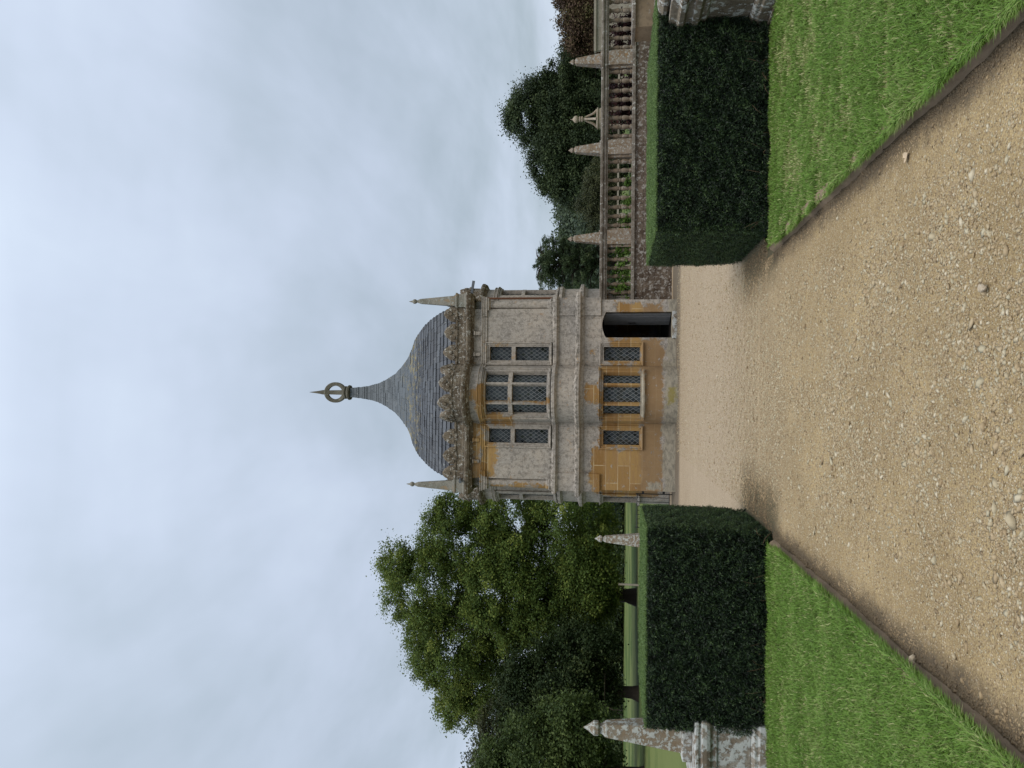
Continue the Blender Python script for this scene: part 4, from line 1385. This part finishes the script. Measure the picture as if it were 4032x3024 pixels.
# right hand group
blobs = [(0, 0, 10.6, 3.3, 3.2, 3.0), (-.6, 0, 7.4, 4.2, 3.6, 3.4), (3.0, 0, 6.6, 3.0, 3.0, 3.0), (5.4, 0, 5.0, 3.0, 3.0, 2.7), (.2, 0, 12.6, 1.6, 1.6, 1.2), (2.5, 0, 9.2, 1.8, 1.8, 2.0), (0, 0, 3.6, 5.5, 3.5, 3.2)]
tree("holm_oak", "tallest dark evergreen tree behind the balustrade and the small temple", (31.3, 80, 0), blobs, M['holm'], 121, 620, 230, .23, .85, (.5, 3.0), group="dark evergreen trees behind the balustrade", limbs=12, surf=.7)
blobs = [(0, 0, 7.0, 3.0, 2.8, 3.9), (-2.0, 0, 5.4, 2.6, 2.6, 3.9), (1.6, 0, 5.4, 2.6, 2.8, 4.2), (0, 0, 3.0, 4.0, 3.0, 3.0)]
tree("holm_oak", "lower rounded evergreen tree between the tallest evergreen and the wooded hill", (25.0, 78, 0), blobs, M['holm'], 127, 480, 230, .23, .85, (.4, 2.6), group="dark evergreen trees behind the balustrade", limbs=8, surf=.7)
blobs = [(0, 0, 4.8, 2.4, 2.4, 3.0), (2.8, 0, 4.8, 2.6, 2.4, 3.4), (-1.6, 0, 4.6, 1.8, 1.8, 2.6), (5.6, 0, 4.4, 2.6, 2.6, 3.2)]
tree("copper_beech", "red-brown tree at the right edge above the garden wall", (37.2, 76, 0), [(b[0] + 2, *b[1:]) for b in blobs], M['copper'], 131, 600, 110, .24, .7, (.35, 2.2), limbs=10, surf=.4, gapk=.3)
# cedar: flat layered plates of drooping needles
def cedar():
    rng = np.random.default_rng(140)
    root = empty("cedar_tree", (14.9, 80, 0), "layered cedar with drooping flat branches right beside the pavilion wall", "tree")
    mb = MB()
    mb.tube([(0, 0, -.1), (.1, 0, 3), (.2, 0, 6), (.0, 0, 9.6)], [.5, .42, .32, .12], 10)
    Vs = []
    pts, nrs, szs, tns = [], [], [], []
    plates = []
    for z, ln, k in ((9.9, 1.9, 9), (9.4, 2.7, 10), (8.7, 3.1, 9), (7.9, 2.9, 8), (7.1, 3.4, 9), (6.2, 3.2, 9), (5.3, 3.7, 10), (4.3, 3.6, 9), (3.3, 4.0, 9), (2.2, 4.0, 9)):
        for j in range(k):
            a = 6.283 * j / k + rng.uniform(-.4, .4)
            L = ln * rng.uniform(.5, 1.12)
            e = np.array([math.cos(a) * L, math.sin(a) * L, z + rng.uniform(-.5, .45)])
            mb.tube([(0.05, 0, z - .9), tuple(e * .5 + np.array([0, 0, z * .5 - .05])), tuple(e)], [.11, .07, .015], 5)
            # hanging sprays along the branch
            for q in range(9):
                t = rng.uniform(.25, 1.05)
                sd = rng.normal(0, .34)
                c0 = np.array([math.cos(a) * L * t - math.sin(a) * sd, math.sin(a) * L * t + math.cos(a) * sd, z - .9 * (1 - t) + (e[2] - z) * t - .12 * abs(sd)])
                n = 62
                u = rng.random(n)
                out_ = np.array([math.cos(a), math.sin(a), 0])
                drop_ = rng.uniform(.25, .75)
                pts.append(c0 + np.outer(u * .38, out_) + np.stack([rng.normal(0, .13, n), rng.normal(0, .13, n), -drop_ * u ** 1.6 + rng.normal(0, .05, n)], 1))
                nrs.append(unit(np.array([0, 0, 1.0]) + rng.normal(size=(n, 3)) * .6))
                szs.append(rng.uniform(.16, .36, n))
                tns.append(np.clip(.45 + .16 * rng.normal() + rng.normal(0, .14, n), 0, 1))
    P_, N_, S_, T_ = np.concatenate(pts), np.concatenate(nrs), np.concatenate(szs), np.concatenate(tns)
    dv = np.stack([P_[:, 0], P_[:, 1], -.9 * np.ones(len(P_))], 1) + rng.normal(size=P_.shape) * .6
    V, F, T = leaf_arrays(P_, N_, S_, .22, T_, rng, dv)
    link("crown", raw_mesh("crown", V, F, {'tint': T}), M['cedar'], root)
    mb.build("trunk", M['bark'], root, smooth=True)
cedar()
blobs = [(0, 0, 1.5, 1.2, 1.1, 1.5), (1.4, 0, 1.2, 1.2, 1.1, 1.2), (-1.0, 0, 1.0, 1.0, 1.0, 1.1)]
tree("garden_shrub", "olive green shrub behind the balustrade below the wooded hill", (15.6, 58, .9), [(b[0] * 1.3, b[1], b[2] * 1.35, b[3] * 1.4, b[4], b[5] * 1.35) for b in blobs], M['olive'], 151, 260, 90, .13, .4, None, cat="shrub", surf=.3)

def wood(name, label, rows, mat, seed, lsize, crad, per=60, cat="woodland"):
    """a far wood that reads as one mass"""
    rng = np.random.default_rng(seed)
    V, F, T = [], [], []
    k0 = 0
    for x0, x1, y, zb, h, n in rows:
        xs = rng.uniform(x0, x1, n)
        ys = y + rng.normal(0, 4, n)
        hh = h * (1 + .16 * vnoise(xs, xs * 0, 22, seed) + .10 * vnoise(xs, xs * 0, 7, seed + 1)) * rng.uniform(.75, 1.05, n)
        zz = zb + hh * np.sqrt(rng.random(n))
        c = np.stack([xs, ys, zz], 1)
        p = np.repeat(c, per, 0) + rng.normal(size=(n * per, 3)) * crad * np.array([.6, .6, .45])
        nr = unit(np.array([0, -.4, .6]) + rng.normal(size=p.shape) * .55)
        t = np.clip(.45 + np.repeat(rng.normal(0, .16, n), per) + rng.normal(0, .12, n * per), 0, 1)
        v, f, t = leaf_arrays(p, nr, rng.uniform(.6, 1.3, n * per) * lsize, .7, t, rng)
        V.append(v); F.append(f + k0); T.append(t)
        k0 += len(v)
    me = raw_mesh(name, np.concatenate(V), np.concatenate(F), {'tint': np.concatenate(T)})
    return tag(link(name, me, mat), label, cat, kind='stuff')
wood("woodland", "dark line of far trees along the field edge below the big tree", [(-75, 5, 104, 0, 7.0, 1100), (-75, 8, 98, 0, 2.6, 500)], M['dark_oak'], 201, .5, 1.6)
wood("woodland", "hazy wooded hill seen between the cedar and the evergreen trees", [(25, 75, 170, 0, 10, 500), (28, 85, 205, 2, 15, 600), (20, 150, 235, 3, 14, 900)], M['farwood'], 207, .8, 2.4)
wood("woodland", "far trees closing the view behind the right garden", [(60, 150, 150, 0, 8, 700), (-10, 30, 130, 0, 4, 400)], M['farwood'], 211, .7, 2.2)

# planting behind the balustrade
rng0 = random.Random(12)
for i, (x, w, h) in enumerate([(11.3, .42, 1.95), (10.75, .40, 1.9), (10.25, .36, 1.85), (9.45, .34, 1.8), (8.95, .30, 1.75), (8.5, .26, 1.6)]):
    tree("red_shrub", ["dark red-leaved shrub behind the balusters nearest the right edge", "dark red-leaved shrub second from the right edge behind the balusters",
                       "dark red-leaved shrub just right of the rightmost rail obelisk pier", "dark red-leaved shrub just left of the rightmost rail obelisk pier",
                       "small dark red-leaved shrub below the rail between two obelisks", "smallest dark red-leaved shrub midway between two rail obelisks"][i], (x, 22.35, 0),
         [(0, 0, 1.2, w, .3, .75), (0, 0, .5, w * .8, .3, .6)], M['redshrub'], 300 + i, 60, 70, .075, .16, (.03, .9), cat="shrub", group="dark red shrubs behind the balustrade", limbs=5, surf=.2, twig=False)
for i, (x, w, h) in enumerate([(3.25, .28, .62), (3.75, .28, .60), (4.25, .24, .55), (5.15, .2, .34), (5.75, .16, .26), (6.3, .14, .24)]):
    tree("climbing_plant", ["light green climbing plant through the balusters against the pavilion", "light green climbing plant through the balusters left of the brown rail obelisk",
                            "light green climbing plant beside the pier under the brown rail obelisk", "low light green sprig at the baluster feet right of the brown rail obelisk",
                            "smaller light green sprig at the baluster feet midway between two obelisks", "tiny light green sprig at the baluster feet near the golden-footed obelisk"][i], (x, 21.52, .9),
         [(0, 0, .26 + h * .45, w, .14, h * .55)], M['vine'], 330 + i, int(26 * h * 2) + 6, 26, .07, .09, (.012, .5), cat="climber", group="light green plants at the balustrade", limbs=4, surf=.15, twig=False)

# small things in the far park
mb = MB(); mb.box(-.05, .05, -.05, .05, -.05, 1.15); mb.box(-.06, .06, -.06, .06, 1.15, 1.2)
o = mb.build("field_post", M['farstone'], None, (-13.0, 43.0, 0), bevel=.01)
tag(o, "pale upright post on the grass below the big yellow-green tree", "post")
o.location = (-10.6, 43.5, 0)

# ------------------------------------------------------------------ loose things on the path edge
def rock(name, loc, s, label, seed):
    rng = np.random.default_rng(seed)
    import bmesh
    bm = bmesh.new()
    bmesh.ops.create_icosphere(bm, subdivisions=2, radius=1)
    for v in bm.verts:
        k = 1 + .28 * math.sin(v.co.x * 3.1 + seed) * math.cos(v.co.y * 2.7 + seed) + rng.normal(0, .05)
        v.co = Vector((v.co.x * s[0] * k, v.co.y * s[1] * k, v.co.z * s[2] * k))
    me = bpy.data.meshes.new(name)
    bm.to_mesh(me)
    bm.free()
    o = link(name, me, M['rock'], None, loc)
    o.rotation_euler = (rng.uniform(-.2, .2), rng.uniform(-.2, .2), rng.uniform(0, 6))
    return tag(o, label, "stone", "larger stones on the path")
M['rock'] = stone_mat("pale_stone", (.45, .37, .27), (.38, .30, .20), (.55, .48, .38), .55, .62, 60.0, (.2, .15, .1), .4, .003)
rock("loose_stone", (-1.375, 4.28, .03), (.030, .022, .018), "pale tan stone resting against the left lawn edge", 1)
rock("loose_stone", (.52, 3.52, .03), (.024, .02, .016), "square pale stone on the gravel right of the path middle", 2)
rock("loose_stone", (.36, 3.02, .03), (.022, .018, .015), "rounded pale stone in the gravel nearest the camera on the right", 3)

# a fallen heart-shaped leaf
mb = MB()
out = []
for j in range(28):
    t = 2 * math.pi * j / 28
    x = .031 * math.sin(t) ** 3
    y = .0026 * (13 * math.cos(t) - 5 * math.cos(2 * t) - 2 * math.cos(3 * t) - math.cos(4 * t)) * .85
    out.append((x, y))
nn_ = len(out)
vs = [(0, .006, .014)] + [(x, y, .018 + .16 * abs(x) + 3.0 * y * y) for x, y in out] + [(0, .006, .0125)] + [(x, y, .0165 + .16 * abs(x) + 3.0 * y * y) for x, y in out]
fs = [(0, 1 + j, 1 + (j + 1) % nn_) for j in range(nn_)] + [(nn_ + 1, nn_ + 2 + (j + 1) % nn_, nn_ + 2 + j) for j in range(nn_)]
fs += [(1 + j, nn_ + 2 + j, nn_ + 2 + (j + 1) % nn_, 1 + (j + 1) % nn_) for j in range(nn_)]
mb.add(vs, fs)
mb.tube([(0, -.034, .02), (.004, -.05, .018), (.012, -.066, .016)], .0014, 5)
lf = mb.build("fallen_leaf", plain("dry_leaf", (.50, .38, .25), .7, .2, .3, 60), None, (1.39, 4.38, .012))
lf.rotation_euler = (0, 0, R(20))
tag(lf, "dry heart-shaped beige leaf lying at the right lawn edge", "leaf")
